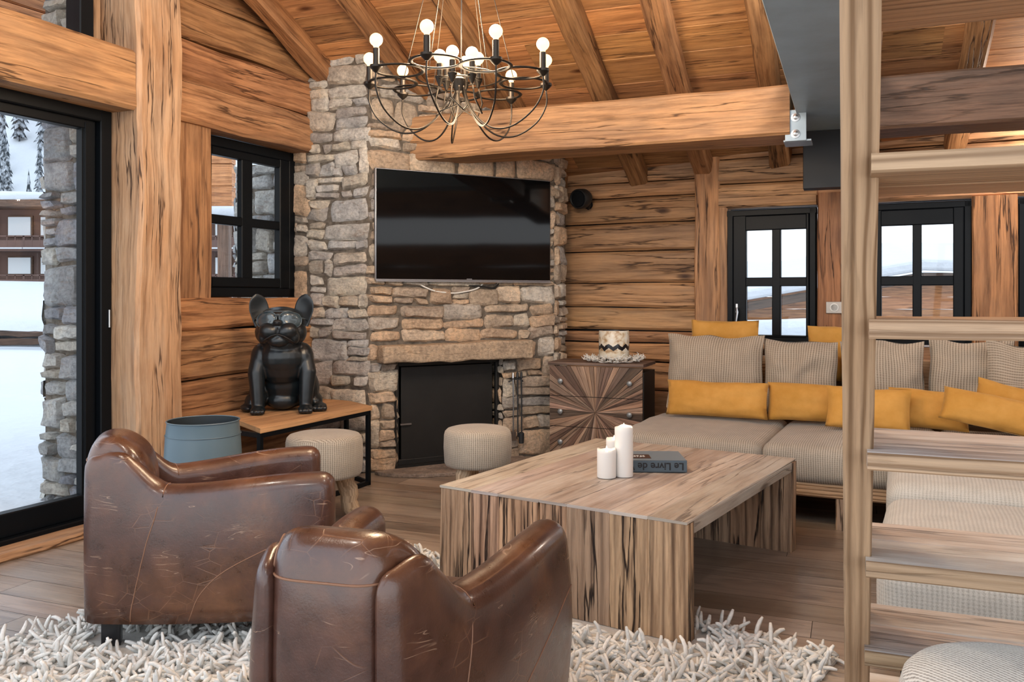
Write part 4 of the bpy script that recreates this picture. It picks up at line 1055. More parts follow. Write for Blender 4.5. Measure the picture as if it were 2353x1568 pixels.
while cnt < 8200:
    a, b = rg.uniform(-.005, Lx), rg.uniform(0, Ly); p = Q + e1 * a + e2 * b
    if p.y < 2.35 and abs(p.x) < 1.6 and rg.random() < .7: continue
    cnt += 1
    if any(abs(p.x - lx) < .1 and abs(p.y - ly) < .1 for lx, ly in LEGS): continue
    tlp = (p - NRt); tu, tv = tlp.dot(ex), tlp.dot(ey)
    if -tw_ - .085 < tu < .085 and -.085 < tv < .155: continue
    edge = a < .05 or b < .05 or a > Lx - .05
    az = rg.uniform(0, 2 * PI); lift = rg.uniform(.1, .8) if rg.random() < .82 else rg.uniform(.8, 1.3); ln_ = rg.uniform(.05, .085); r_ = rg.uniform(.006, .009)
    d0 = V((math.cos(az) * math.cos(lift), math.sin(az) * math.cos(lift), math.sin(lift))); bend = V((rg.uniform(-1, 1), rg.uniform(-1, 1), rg.uniform(-1.3, .2))) * .8
    pts = []; q = V((p.x, p.y, .012)); dd = d0.copy()
    for k in range(5): pts.append(q.copy()); q = q + dd * (ln_ / 4); dd = (dd + bend * .3).normalized(); q.z = max(q.z, .012)
    k = rg.uniform(.72, 1.0); tn = (.90 * k, .895 * k, .85 * k)
    tube(mb, pts, [r_, r_ * 1.05, r_, r_ * .95, r_ * .6], SG, tint=tn)
o = mb.build('strands', 'rug', rug, ang=180); o['kind'] = 'stuff'
# ------------------------------------------------------------------ leather club chairs
def sstep(a, b, x): t = max(0, min(1, (x - a) / (b - a))); return t * t * (3 - 2 * t)
def chair(name, lab, origin, face):
    c = thing(name, lab, 'armchair', origin, face, 'brown leather club armchairs')
    LEN = .80; RH, FH = .178, .355; TH = .12; ZB_ = .092
    def plan(t, sg):
        """outer skin centre line of a side panel, t from rear to front"""
        y = RH + (FH - RH) * t + .035 * math.sin(PI * t) ** .9
        return V((-.005 + LEN * t, sg * y, 0))
    def thk_(t): return .055 + (.125 - .055) * sstep(.02, .32, t)
    def ztop(t):
        # rear hump, dip at the arm joint, arm rising a little, rounded nose
        h = .700 + .012 * math.sin(min(1, t / .16) * PI)
        arm = .588 + .030 * sstep(.32, .9, t)
        return h + (arm - h) * sstep(.10, .31, t) + .0
    for sg in (-1, 1):
        mb = MB(); NS = 44; NR = 9; rings = []
        ts = [i / NS for i in range(NS + 1)]
        ends = 5
        def ring(t, shrink, along):
            p = plan(t, sg); p2 = plan(min(1, t + .01), sg); p1 = plan(max(0, t - .01), sg); d = (p2 - p1).normalized(); nn = V((d.y, -d.x, 0)) * (1 if sg < 0 else -1)
            if nn.y * sg < 0: nn = -nn
            TH = thk_(t); ctr = p - nn * (TH / 2); th = TH / 2 * shrink; ctr = ctr + d * along
            zt = ztop(t) - (1 - shrink) * .05; zb_ = ZB_ + (1 - shrink) * .02; out = []
            def bul(z):
                f = max(0, min(1, (z - ZB_) / (zt - ZB_))); return 1 + .10 * math.sin(PI * f)
            for k in range(9): z = zb_ + (zt - .055 - zb_) * k / 8; out.append(ctr + nn * (th * bul(z) + .012 * math.sin(PI * k / 8) * shrink) + V((0, 0, z)))
            
            for k in range(1, 10): a = PI * k / 10; out.append(ctr + nn * (th * math.cos(a)) + V((0, 0, zt - .055 + .055 * math.sin(a))))
            for k in range(8, -1, -1): z = zb_ + (zt - .055 - zb_) * k / 8; out.append(ctr - nn * th * (1 if z > .3 else 1) + V((0, 0, z)))
            return out
        R_ = .05
        for k in range(ends): ph = PI / 2 * (1 - k / ends); rings.append(ring(0, max(.05, math.cos(ph)), -R_ * math.sin(ph)))
        for t in ts: rings.append(ring(t, 1, 0))
        for k in range(1, ends + 1): ph = PI / 2 * k / ends; rings.append(ring(1, max(.05, math.cos(ph)), R_ * math.sin(ph)))
        n = len(rings[0]); vs = [p for r_ in rings for p in r_]; fs = []
        for i in range(len(rings) - 1):
            for k in range(n): k2 = (k + 1) % n; fs.append([i * n + k, i * n + k2, (i + 1) * n + k2, (i + 1) * n + k])
        fs.append([k for k in range(n)][::-1]); fs.append([(len(rings) - 1) * n + k for k in range(n)])
        mb.add(vs, fs, None)
        o = mb.build('side_panel', 'leather', c, ang=180); weld(o, 1e-5)
        # stitched seams on the outside
        def skin(t, z):
            i = int(round(t * NS)) + ends; r_ = rings[max(0, min(len(rings) - 1, i))]
            zs_ = [q.z for q in r_[:14]]
            for k in range(13):
                if zs_[k] <= z <= zs_[k + 1]: f = (z - zs_[k]) / max(1e-6, zs_[k + 1] - zs_[k]); p = r_[k].lerp(r_[k + 1], f); break
            else: p = r_[0] if z < zs_[0] else r_[13]
            return p
        mbs = MB()
        s1 = [skin(.30 - .15 * (1 - f) ** .9, ZB_ + .01 + (ztop(.30) - .03 - ZB_) * f) for f in [k / 24 for k in range(25)]]
        s2 = [skin(.42 + .58 * (f ** 1.7), ZB_ + .01 + .33 * f ** .75) for f in [k / 24 for k in range(25)]]
        for _ in range(4):
            s1 = [s1[0]] + [(s1[i - 1] + s1[i] * 2 + s1[i + 1]) / 4 for i in range(1, 24)] + [s1[-1]]; s2 = [s2[0]] + [(s2[i - 1] + s2[i] * 2 + s2[i + 1]) / 4 for i in range(1, 24)] + [s2[-1]]
        i0 = int(.30 * NS) + ends; s1 = s1 + [rings[i0][k] for k in range(9, 18)]
        s0 = [V(q) for q in [ring(t, 1, 0)[12] for t in ts]]
        for s_ in (s1, s2): tube(mbs, s_, .0022, 5)
        mbs.build('seam', 'seam', o, ang=180)
    # back roll
    mb = MB(); prof = [(.012, ZB_ + .005), (-.035, .16), (-.052, .32), (-.056, .48), (-.054, .60), (-.046, .675), (-.030, .725), (-.005, .755), (.03, .765), (.07, .764), (.11, .745), (.15, .715), (.185, .66), (.20, .58), (.195, .46), (.19, .34), (.17, .24), (.10, .2)]
    # refine
    pp = []
    for i in range(len(prof) - 1):
        for k in range(3): f = k / 3; pp.append(((prof[i][0] * (1 - f) + prof[i + 1][0] * f), (prof[i][1] * (1 - f) + prof[i + 1][1] * f)))
    pp.append(prof[-1])
    for _ in range(3): pp = [pp[0]] + [((pp[i - 1][0] + 2 * pp[i][0] + pp[i + 1][0]) / 4, (pp[i - 1][1] + 2 * pp[i][1] + pp[i + 1][1]) / 4) for i in range(1, len(pp) - 1)] + [pp[-1]]
    NV = len(pp) - 1; ctrp = V((.07, 0, .48))
    def bf(a, b):
        x, z = pp[int(round(b * NV))]; s_ = a * 2 - 1; hw = .132 + max(0, min(.22, x)) * .22
        e = abs(s_) ** 5; k = 1 - .34 * e; q = V((x, s_ * hw, z)); cxy = V((.07, 0, min(z, .68))); dd = V((q.x - cxy.x, 0, q.z - cxy.z)); q.x = cxy.x + dd.x * k; q.z = cxy.z + dd.z * k
        w = noise.noise(V((q.x * 6, q.y * 6, q.z * 6))) * .006; q.x -= w; return q
    def bcap(a, b):
        col = int(round(a * 30)); s_ = max(0, min(26, col - 2)) / 26; q = bf(s_, b); kk = {0: .04, 1: .6, 29: .6, 30: .04}.get(col, 1)
        if kk != 1:
            cx2 = V((.07, q.y, min(q.z, .66))); q = cx2 + (q - cx2) * kk; q.y += (.012 if col > 15 else -.012)
        return q
    grid(mb, bcap, 30, NV); mb.build('backrest', 'leather', c, ang=180)
    bo = c.children[-1]
    mbs = MB(); tube(mbs, [V((-.052, 0, 0)) * 0 + bf(k / 26, 15 / NV) + V((-.001, 0, 0)) for k in range(27)], .003, 5); tube(mbs, [bf(1, j / NV) for j in range(6, 40)], .003, 5); mbs.build('seam', 'seam', bo, ang=180)
    # dark hollow either side of the back roll is closed by the under panel
    mb = MB(); rbox(mb, (.08, .30, .56), r=.02, c=(.05, 0, .36)); mb.build('inner_frame', 'leather', c, ang=180)
    # seat cushion and front rail
    def tp(p): k = .78 + .30 * (p.x + .3) / .6; return V((p.x, p.y * k, p.z))
    mb = MB(); rbox(mb, (.60, .46, .17), r=.05, puff=(.012, .01, .02), c=(.49, 0, .345), taper=tp, nseg=8); o = mb.build('seat_cushion', 'leather', c, ang=180); weld(o)
    mb = MB(); rbox(mb, (.62, .44, .17), r=.03, c=(.49, 0, .19), taper=tp, nseg=8); o = mb.build('seat_base', 'leather', c, ang=180); weld(o)
    for x, y in ((.05, -.135), (.05, .135), (.74, -.26), (.74, .26)):
        mb = MB(); prism(mb, [(x - .033, y - .033), (x + .033, y - .033), (x + .033, y + .033), (x - .033, y + .033)], 0, .13)
        mb.build('leg', 'foot', c, smooth=False, bevel=.004)
    return c
chair('club_armchair', 'brown leather club armchair nearest the glass door, seen from its side', (-1.568, 3.298, .016), math.radians(18))
chair('club_armchair', 'brown leather club armchair seen from behind, in front of the coffee table', (-.40, 1.88, .016), math.radians(74))

# ------------------------------------------------------------------ sofa
so_a = -math.radians(26); s_o = V((.63, 5.343, 0))
sf = thing('sofa', 'long beige ribbed fabric sofa with a pale wooden base along the back wall', 'sofa', (s_o.x, s_o.y, 0), so_a)
SL_ = 3.6
mb = MB(); timber(mb, (.0, .02, .213), (SL_, .02, .213), .045, .082, jit=.002, tint=(1, .98, .95)); timber(mb, (.022, .04, .213), (.022, 1.40, .213), .045, .082, jit=.002); timber(mb, (0, 1.40, .213), (SL_, 1.40, .213), .045, .082, jit=.002); mb.build('base_rail', 'stair_wood', sf)
mb = MB(); box(mb, (SL_ / 2, .71, .235), (SL_ - .06, 1.34, .03)); mb.build('base_panel', 'blackm', sf, smooth=False)
for x in (.05, 1.33, 2.4, 3.5):
    for y in (.04, 1.38):
        mb = MB(); timber(mb, (x, y, 0), (x, y, .172), .075, .075, up=(0, 1, 0), jit=.001, tint=(.9, .85, .82)); mb.build('leg', 'grey_wood', sf)
mb = MB(); timber(mb, (0.05, 1.42, .55), (SL_, 1.42, .55), .04, .62, jit=.002, tint=(.8, .78, .75)); mb.build('back_panel', 'stair_wood', sf)
for i, (x0, x1) in enumerate(((0, .895), (.90, 1.80), (1.81, 2.7), (2.71, 3.6))):
    mb = MB(); rbox(mb, (x1 - x0, 1.06, .205), r=.05, puff=(.012, .02, .022), c=((x0 + x1) / 2, .51, .352), wr=.006, seed=i, nseg=9); o = mb.build('seat_cushion', 'fab', sf, ang=180); weld(o)

def cush(x0, y0, x1, y1, dn, th, name, lab, cat, mat, seed, lean=.18, roll=0, yaw=None, grp=None, uvrot=False, wr=.010, sc_=1.0, zc_=None, pinch=.05):
    """cushion standing on the sofa: pixel box at a plane dn behind the sofa front"""
    nb = V((-math.sin(so_a), math.cos(so_a), 0)); vb = V((math.cos(so_a), math.sin(so_a), 0)); D = s_o.dot(nb) + dn
    def pt(x): k = kx(x); Y = D / (k * nb.x + nb.y); return V((k * Y, Y, 0))
    a, b = pt(x0), pt(x1); m = (a + b) / 2; wd = (b - a).length * sc_; zt_ = EYE - (y0 - HY) * m.y / FP; zb_ = max(EYE - (y1 - HY) * m.y / FP, .492 if roll < .1 else .545); h = zt_ - zb_
    o = pillow(wd, h / math.cos(lean), th, name, mat, None, seed=seed, wr=wr, uvrot=uvrot, pinch=pinch)
    o.location = (m.x, m.y, (zt_ + zb_) / 2 if zc_ is None else zc_); o.rotation_euler = (-lean, roll, (so_a if yaw is None else yaw))
    o.rotation_mode = 'XYZ'
    return tag(o, lab, cat, grp)
G1 = 'beige ribbed back cushions'; G2 = 'mustard velvet cushions'
BC = [(1533, 768, 1757, 968, 1.02, .22, 'beige ribbed cushion at the far left end of the sofa, nearest the chest of drawers', 1, .1, 0, False),
      (1755, 786, 1926, 975, 1.05, .22, 'beige ribbed back cushion behind the second mustard cushion, just left of the ladder post', 2, .12, 0, False),
      (1932, 782, 2126, 985, 1.06, .22, 'beige ribbed back cushion partly behind the ladder post, with one corner sticking up', 3, .12, -.03, False),
      (2132, 782, 2330, 990, 1.14, .18, 'beige back cushion behind the open treads with upright ribs', 4, .12, .03, False),
      (2262, 790, 2520, 990, .96, .15, 'beige back cushion at the right edge with its ribs running sideways', 5, .16, .05, True)]
for b in BC: cush(*b[:6], 'back_cushion', b[6], 'cushion', 'fab2', b[7], b[8], b[9], uvrot=b[10], grp=G1, wr=.02)
YC = [(1532, 877, 1766, 979, .70, .15, 'long mustard velvet cushion at the left end of the sofa seat', 11, .22, 0),
      (1763, 884, 1990, 982, .74, .15, 'mustard velvet cushion standing second from the left on the sofa', 12, .2, 0),
      (1898, 893, 2094, 996, .56, .15, 'mustard velvet cushion leaning in front of the others, crossed by the ladder post', 13, .3, .02),
      (2040, 896, 2228, 1000, .74, .15, 'mustard velvet cushion behind the stair, right of the one crossed by the post', 14, .2, .02),
      (2236, 893, 2470, 1000, .72, .16, 'mustard velvet cushion at the right edge, behind the big tilted one', 16, .25, .22),
      (2160, 915, 2440, 1012, .50, .16, 'large tilted mustard velvet cushion at the right edge of the sofa', 15, .5, .18)]
for b in YC: cush(*b[:6], 'velvet_cushion', b[6], 'cushion', 'velvet', b[7], b[8], b[9], grp=G2, wr=.006, pinch=.04)
for (x0, y0, x1, y1, lab, sd) in ((1588, 735, 1744, 880, 'mustard velvet cushion peeping over the back cushions directly below the window handle', 21), (1855, 749, 2010, 880, 'mustard velvet cushion peeping over the back cushions below the wall socket', 22)):
    cush(x0, y0, x1, y1, 1.315, .11, 'velvet_cushion', lab, 'cushion', 'velvet', sd, .04, 0, grp=G2, wr=.006, pinch=.04)

# the return of the sofa nearer the camera
ox = V((1.153, 2.73, 0))
for i, (off, ln_, lab, mt, zt_) in enumerate(((0.0, 1.0, 'pale grey fabric ottoman nearest the staircase', 'fabg', .462), (1.045, .96, 'pale grey fabric ottoman between the near one and the sofa', 'fabg', .50))):
    p = ox + V((math.sin(math.radians(25)), math.cos(math.radians(25)), 0)) * off
    ot = thing('ottoman', lab, 'ottoman', (p.x, p.y, 0), -math.radians(25), 'large fabric ottomans')
    mb = MB(); rbox(mb, (.95, ln_, .26), r=.07, puff=(.012, .012, .02), c=(.48, ln_ / 2, zt_ - .13), wr=.005, seed=7 + i, nseg=9); o = mb.build('cushion', mt, ot, ang=180); weld(o)
    mb = MB(); box(mb, (.48, ln_ / 2, .185), (.85, ln_ - .1, .1)); mb.build('base', 'blackm', ot, smooth=False)
    for x in (.1, .86):
        for y in (.1, ln_ - .1): mb = MB(); box(mb, (x, y, .07), (.06, .06, .14)); mb.build('leg', 'foot', ot)

# ------------------------------------------------------------------ open staircase
us = N21.copy(); vs_ = V21.copy(); T3 = V((.5967, 1.44, 0)); run = us * .1765; rise = .2516; TZ3 = 1.26
stc = thing('open_staircase', 'steep open wooden staircase with thin treads, close to the camera on the right', 'staircase', (0, 0, 0))
SW = .86
for i in range(0, 8):                                  # tread number 3 is at eye height
    k = i - 3; z = TZ3 - rise * k
    if z < .05: continue
    p = T3 + run * k; m = p + vs_ * (SW / 2)
    mb = MB(); thk = .031
    for j, (o0, o1) in enumerate(((0, .17), (.171, .33))):
        q0, q1 = p + us * ((o0 + o1) / 2), p + vs_ * SW + us * ((o0 + o1) / 2)
        timber(mb, V((q0.x, q0.y, z - thk / 2)), V((q1.x, q1.y, z - thk / 2)), o1 - o0, thk, jit=.0018, ch=.004, seg=12, tint=rt(.92, 1.1, .04))
    o_ = mb.build('tread', 'tread_wood' if i > 3 else 'stair_wood', stc)
    if i > 3:
        mb = MB(); q0, q1 = p + us * -.006, p + vs_ * SW + us * -.006; timber(mb, V((q0.x, q0.y, z - thk / 2)), V((q1.x, q1.y, z - thk / 2)), .012, thk + .001, jit=.0008, ch=.003, seg=12); mb.build('nosing', 'stair_wood', o_)  # edge strip added so the tops' painted sheen stops short of the front
# leaning stringers; front edge set just behind the tread noses
for sx, nm in ((-.043, 'l'), (SW - .012, 'r')):
    mb = MB(); b = T3 + run * 5.0 + vs_ * (sx + .0275) + us * .155; t_ = T3 + run * (-4.2) + vs_ * (sx + .0275) + us * .155
    zt_ = TZ3 + rise * 4.2; p0, p1 = V((b.x, b.y, 0.0)), V((t_.x, t_.y, zt_ + .0))
    timber(mb, p0, p1, .20, .055, up=vs_, jit=.0012, ch=.004, seg=30, tint=(1, 1, 1)); mb.build('stringer', 'stair_wood', stc)
# ------------------------------------------------------------------ chandelier
cx_, cy_ = -.24, 3.9
chd = thing('chandelier', 'round bronze chandelier of linked rings and curved arms with lit globe bulbs', 'chandelier', (cx_, cy_, 2.275))
def circ(c, r, n=40, z=0): return [V((c[0] + r * math.cos(2 * PI * k / n), c[1] + r * math.sin(2 * PI * k / n), z)) for k in range(n)]
NA = 9; RC_, RR_ = .304, .106
for k in range(NA):
    a = math.radians(65 - 40 * k); c, s_ = math.cos(a), -math.sin(a)          # 90 deg = towards the camera
    zo = .006 * (k % 3 - 1)
    mb = MB(); tube(mb, circ((c * RC_, s_ * RC_), RR_, 36, zo), .0095, 6, closed=True, flat=.45); mb.build('ring', 'bronze', chd, ang=180)
    e = V((c * .412, s_ * .412, zo))
    mb = MB(); lathe(mb, [(.006, -.025), (.02, -.012), (.027, -.004), (.027, .006), (.0135, .008), (.0135, .078), (.001, .079)], c=e, seg=16); so_ = mb.build('socket', 'bronze', chd)
    mb = MB(); bc = [(.001, 0), (.010, .001), (.013, .010)] + [(.0285 * math.sin(t), .036 - .0285 * math.cos(t)) for t in [.55 + (PI - .56) * q / 9 for q in range(10)]]
    lathe(mb, bc, c=e + V((0, 0, .078)), seg=18, cap=False); mb.build('bulb', 'bulb', so_, ang=180)
    # arm sweeping down and back to the hub
    tw = .35 * (1 if k % 2 else -1)
    def pol(r, z, t): aa = a + tw * t; return V((r * math.cos(aa), -r * math.sin(aa), z))
    ctl = [pol(.412, -.02, 0), pol(.413, -.09, 0), pol(.37, -.17, .1), pol(.28, -.232, .25), pol(.19, -.235, .45), pol(.11, -.18, .7), pol(.05, -.09, .9), pol(.03, -.03, 1)]
    pts = []
    for i in range(len(ctl) - 1):
        p0_, p1_, p2_, p3_ = ctl[max(0, i - 1)], ctl[i], ctl[i + 1], ctl[min(len(ctl) - 1, i + 2)]
        for q in range(5): t = q / 5; pts.append(.5 * ((2 * p1_) + (p2_ - p0_) * t + (2 * p0_ - 5 * p1_ + 4 * p2_ - p3_) * t * t + (-p0_ + 3 * p1_ - 3 * p2_ + p3_) * t ** 3))
    pts.append(ctl[-1]); mb = MB(); tube(mb, pts, .0042, 6); mb.build('arm', 'bronze', chd, ang=180)
for k in range(6):
    a = 2 * PI * k / 6 + .25; e = V((.088 * math.cos(a), .088 * math.sin(a), .012))
    mb = MB(); lathe(mb, [(.006, -.04), (.018, -.012), (.022, .0), (.0135, .004), (.0135, .058), (.001, .059)], c=e, seg=14); so_ = mb.build('socket', 'bronze', chd)
    mb = MB(); lathe(mb, bc, c=e + V((0, 0, .058)), seg=18, cap=False); mb.build('bulb', 'bulb', so_, ang=180)
    mb = MB(); tube(mb, [e + V((0, 0, -.03)), e + V((.02 * math.cos(a), .02 * math.sin(a), -.11)), V((.11 * math.cos(a + .5), .11 * math.sin(a + .5), -.155)), V((.05 * math.cos(a + 1.2), .05 * math.sin(a + 1.2), -.12)), V((.02 * math.cos(a + 1.5), .02 * math.sin(a + 1.5), -.05))], .004, 6); mb.build('arm', 'bronze', chd, ang=180)
mb = MB(); tube(mb, circ((0, 0), .09, 36, 0), .008, 6, closed=True, flat=.45); tube(mb, circ((0, 0), .19, 48, .012), .006, 6, closed=True, flat=.45); lathe(mb, [(.001, -.06), (.02, -.05), (.03, -.02), (.03, .005), (.012, .02), (.001, .02)], seg=20); mb.build('hub', 'bronze', chd)
zc_top = 3.25 - 2.275; zceil = zr(V((cx_, cy_, 0)).dot(N21)) + .13 - 2.275
for k in range(6):
    a = 2 * PI * k / 6 + .05
    mb = MB(); tube(mb, [V((.25 * math.cos(a), .25 * math.sin(a), .0)), V((.012 * math.cos(a), .012 * math.sin(a), zc_top))], .0018, 5); mb.build('suspension_wire', 'bronze', chd)
mb = MB(); tube(mb, [V((0, 0, zc_top)), V((0, 0, zceil - .01))], .006, 8); lathe(mb, [(.012, zc_top - .03), (.02, zc_top), (.006, zc_top + .03)], seg=16); lathe(mb, [(.06, zceil - .07), (.07, zceil - .04), (.07, zceil + .02)], seg=24); mb.build('ceiling_rose', 'bronze', chd)
mb = MB(); tube(mb, [V((.01, 0, .02)), V((.012, .004, .5)), V((.005, 0, zc_top))], .003, 6); mb.build('power_cord', 'blackm', chd)

# ------------------------------------------------------------------ bulldog sculpture
dgp = on_z(634, 951, zb); dgp = V((-1.50, 5.63, zb + .002))
dog = thing('bulldog_sculpture', 'glossy black sitting bulldog sculpture wearing sunglasses, standing on the wooden bench', 'sculpture', dgp, math.radians(13))
dog.scale = (.96, .96, .96)
# local: x to the viewer's right, -y towards the viewer
def E(c, r, rx=0, ry=0, rz=0):
    return ('e', c, r, Matrix.Rotation(rz, 3, 'Z') @ Matrix.Rotation(ry, 3, 'Y') @ Matrix.Rotation(rx, 3, 'X'))
P = [E((0, .03, .34), (.175, .145, .17)), E((0, -.035, .37), (.15, .10, .12)), E((-.135, .0, .36), (.075, .085, .11)), E((.135, .0, .36), (.075, .085, .11)), E((.01, .13, .22), (.18, .17, .20)), E((.01, .16, .12), (.19, .15, .12)),
     E((-.15, .12, .13), (.075, .13, .12), .3), E((.17, .12, .14), (.078, .14, .13), .3),
     E((0, -.01, .46), (.135, .12, .11)), E((0, -.0, .52), (.13, .11, .08)),
     ('t', [(-.13, .02, .40), (-.150, -.02, .36), (-.168, -.045, .27), (-.16, -.06, .16), (-.155, -.07, .05), (-.155, -.075, .02)], [.02, .058, .058, .049, .043, .044]),
     ('t', [(.13, .02, .40), (.150, -.02, .36), (.168, -.045, .27), (.16, -.06, .16), (.155, -.07, .05), (.155, -.075, .02)], [.02, .058, .058, .049, .043, .044]),
     E((-.155, -.105, .026), (.052, .062, .027)), E((.155, -.105, .026), (.052, .062, .027)),
     E((.245, .02, .026), (.05, .085, .027), 0, 0, -.25), E((-.235, .05, .026), (.045, .08, .027), 0, 0, .25), E((.21, .10, .06), (.06, .10, .06)), E((-.2, .11, .06), (.055, .10, .06)),
     E((.0, .04, .07), (.10, .06, .06))]
for sx, fx, fy in ((-.155, 1, -.155), (.155, 1, -.155), (.25, 1, -.05)):
    for q in range(4): P.append(E((sx + (-.036 + .024 * q), fy - (.006 if q in (1, 2) else 0), .021), (.0125, .024, .021)))
# head, turned and tipped up a little
HB = V((-.005, -.055, .575))
HS = 1.16
HM = Matrix.Rotation(math.radians(-6), 4, 'Z') @ Matrix.Rotation(math.radians(-8), 4, 'X')
def hp_(x, y, z): return HB + (HM @ V((x * HS, y * HS, z * HS)))
def HE(c, r, rx=0, ry=0, rz=0): return ('e', hp_(*c), tuple(q * HS for q in r), HM.to_3x3() @ Matrix.Rotation(rz, 3, 'Z') @ Matrix.Rotation(ry, 3, 'Y') @ Matrix.Rotation(rx, 3, 'X'))
P += [HE((0, .02, .02), (.135, .12, .105)), HE((-.085, -.01, -.03), (.062, .085, .07)), HE((.085, -.01, -.03), (.062, .085, .07)), HE((0, .0, .075), (.115, .09, .045)), HE((0, -.07, .05), (.10, .05, .05)),
      HE((-.048, -.118, -.035), (.062, .052, .05), 0, .25), HE((.048, -.118, -.035), (.062, .052, .05), 0, -.25), HE((-.083, -.095, -.065), (.034, .042, .045)), HE((.083, -.095, -.065), (.034, .042, .045)),
      HE((0, -.125, -.012), (.032, .035, .03)), HE((0, -.105, -.09), (.058, .048, .038))]
blob(P, .0065, 5, 'body', 'dog', dog)
hd_ = bpy.data.objects[-1] if False else None
# ears: upright bat ears, cupped
for sg in (-1, 1):
    def ear(u, v):
        a = u * 2 * PI; h = v; w = .060 * max(0.02, (1 - max(0, (h - .45) / .55) ** 2.4)) ** .5 * (.86 + .3 * min(1, h * 2))
        x = w * math.cos(a); y = .016 * math.sin(a) * (1 - .6 * h)
        cup = .020 * (1 - (math.cos(a)) ** 2) * (1 if math.sin(a) < 0 else 0) * math.sin(PI * min(1, h * 1.1)); y += cup
        q = V((x, y, h * .215)); q = Matrix.Rotation(sg * .16, 3, 'Y') @ Matrix.Rotation(sg * -.45, 3, 'Z') @ q
        return hp_(sg * .112, .01, .012) + q
    mb = MB(); grid(mb, ear, 24, 16, wrap_u=True); ob = mb.build('ear', 'dog', dog, ang=180); weld(ob, 2e-3)
# nose and mouth
mb = MB(); rbox(mb, (.05, .034, .034), r=.014, puff=(.003, .004, .003), c=tuple(hp_(0, -.160, .010)), rot=HM.to_3x3()); o = mb.build('nose', 'blackm', dog, ang=180); weld(o)
mb = MB()
for sg in (-1, 1): lathe(mb, [(.001, 0), (.0055, .001), (.0035, .004)], c=hp_(sg * .012, -.1785, .008), seg=10, axis=V((0, -1, 0)).to_track_quat('Z', 'Y').to_matrix())
mb.build('nostrils', 'black', o)
mb = MB(); tube(mb, [hp_(0, -.166, -.018), hp_(0, -.168, -.045)], .003, 6)
tube(mb, [hp_(-.095, -.128, -.104), hp_(-.066, -.152, -.084), hp_(-.035, -.163, -.066), hp_(0, -.164, -.055), hp_(.035, -.163, -.066), hp_(.066, -.152, -.084), hp_(.095, -.128, -.104)], .0042, 8)
mb.build('mouth_line', 'blackm', dog, ang=180)
# sunglasses: two drooping lenses, bridge, brow bar and temple arms
sgp = thing('sunglasses', None, None, (0, 0, 0)); sgp.parent = dog; del_keys = [k for k in sgp.keys()]
def lens(sg, sc, off):
    pts = []
    for k in range(28):
        t = 2 * PI * k / 28; x = .057 * sc * math.copysign(abs(math.cos(t)) ** .8, math.cos(t)); z = .044 * sc * math.copysign(abs(math.sin(t)) ** .85, math.sin(t))
        x += .010 * (z / .044) * (sg * .5); x0 = sg * .066 + x; bow = .5 * x0 * x0 / .12
        pts.append(hp_(x0, -.143 + bow * .9 + off, .03 + z - sg * x * .12))
    return pts
for sg in (-1, 1):
    p = lens(sg, 1, -.004); ctr = sum(p, V((0, 0, 0))) / len(p) + HM.to_3x3() @ V((0, -.006, 0)); pb = lens(sg, 1, .002)
    mb = MB(); n_ = len(p); mid = [q.lerp(ctr, .5) + HM.to_3x3() @ V((0, -.003, 0)) for q in p]
    mb.add(p + mid + [ctr] + pb, [[i, (i + 1) % n_, n_ + (i + 1) % n_, n_ + i] for i in range(n_)] + [[n_ + i, n_ + (i + 1) % n_, 2 * n_] for i in range(n_)] + [[(i + 1) % n_, i, 2 * n_ + 1 + i, 2 * n_ + 1 + (i + 1) % n_] for i in range(n_)])
    mb.build('lens', 'lens', sgp, ang=180)
mb = MB()
for sg in (-1, 1):
    tube(mb, lens(sg, 1.02, -.003), .0035, 6, closed=True)
    tube(mb, [hp_(sg * .118, -.085, .045), hp_(sg * .14, -.03, .045), hp_(sg * .142, .03, .04)], .005, 6)
tube(mb, [hp_(-.115, -.095, .062), hp_(-.06, -.138, .078), hp_(0, -.148, .076), hp_(.06, -.138, .078), hp_(.115, -.095, .062)], .0042, 6)
tube(mb, [hp_(-.022, -.146, .05), hp_(0, -.152, .058), hp_(.022, -.146, .05)], .0042, 6)
mb.build('glasses_frame', 'lens', sgp, ang=180)

# ------------------------------------------------------------------ outside
mb = MB()
def snow_h(x, y):
    h = -.03
    if y > 22: h += min(2.0, (y - 22) * .11) * (1 if x < 0 else 0)
    h += .25 * noise.noise(V((x * .12, y * .12, 0))) * min(1, max(0, (y - 7) / 8))
    return h
def terr(a, b):
    x = -60 + 125 * a; y = 1.0 + 55 * b ** 1.6
    s_ = (V((x, y, 0)) - P0).dot(N_); n_ = V((x, y, 0)).dot(NB)
    z = snow_h(x, y)
    if x > -2 and y > 6: z -= 1.6 * sstep(7, 10, y) * sstep(-3, 1.0, x)
    inside = s_ > -.12 and n_ < DB + .02
    if s_ > -4.5 and n_ < DB + .6: z = -.35
    return V((x, y, z))
grid(mb, terr, 250, 110); og = mb.build('snow_ground', 'snow', None, ang=180); tag(og, None, None, None, 'structure')
mb = MB(); pl_ = [L(-7, -.17), L(2.9, -.17), L(4.2, -.6), L(4.2, -7), L(-7, -7)]
grid(mb, lambda a, b: V((*(L(-7 + 12 * a, -.17 - 7.5 * b)).xy, -.03 + .055 * min(1, b * 25) + .03 * noise.noise(V((a * 9, b * 7, 0))) * b + .02 * b)), 60, 40); o = mb.build('snow_ground_near', 'snow', None, ang=180); tag(o, None, None, None, 'structure')
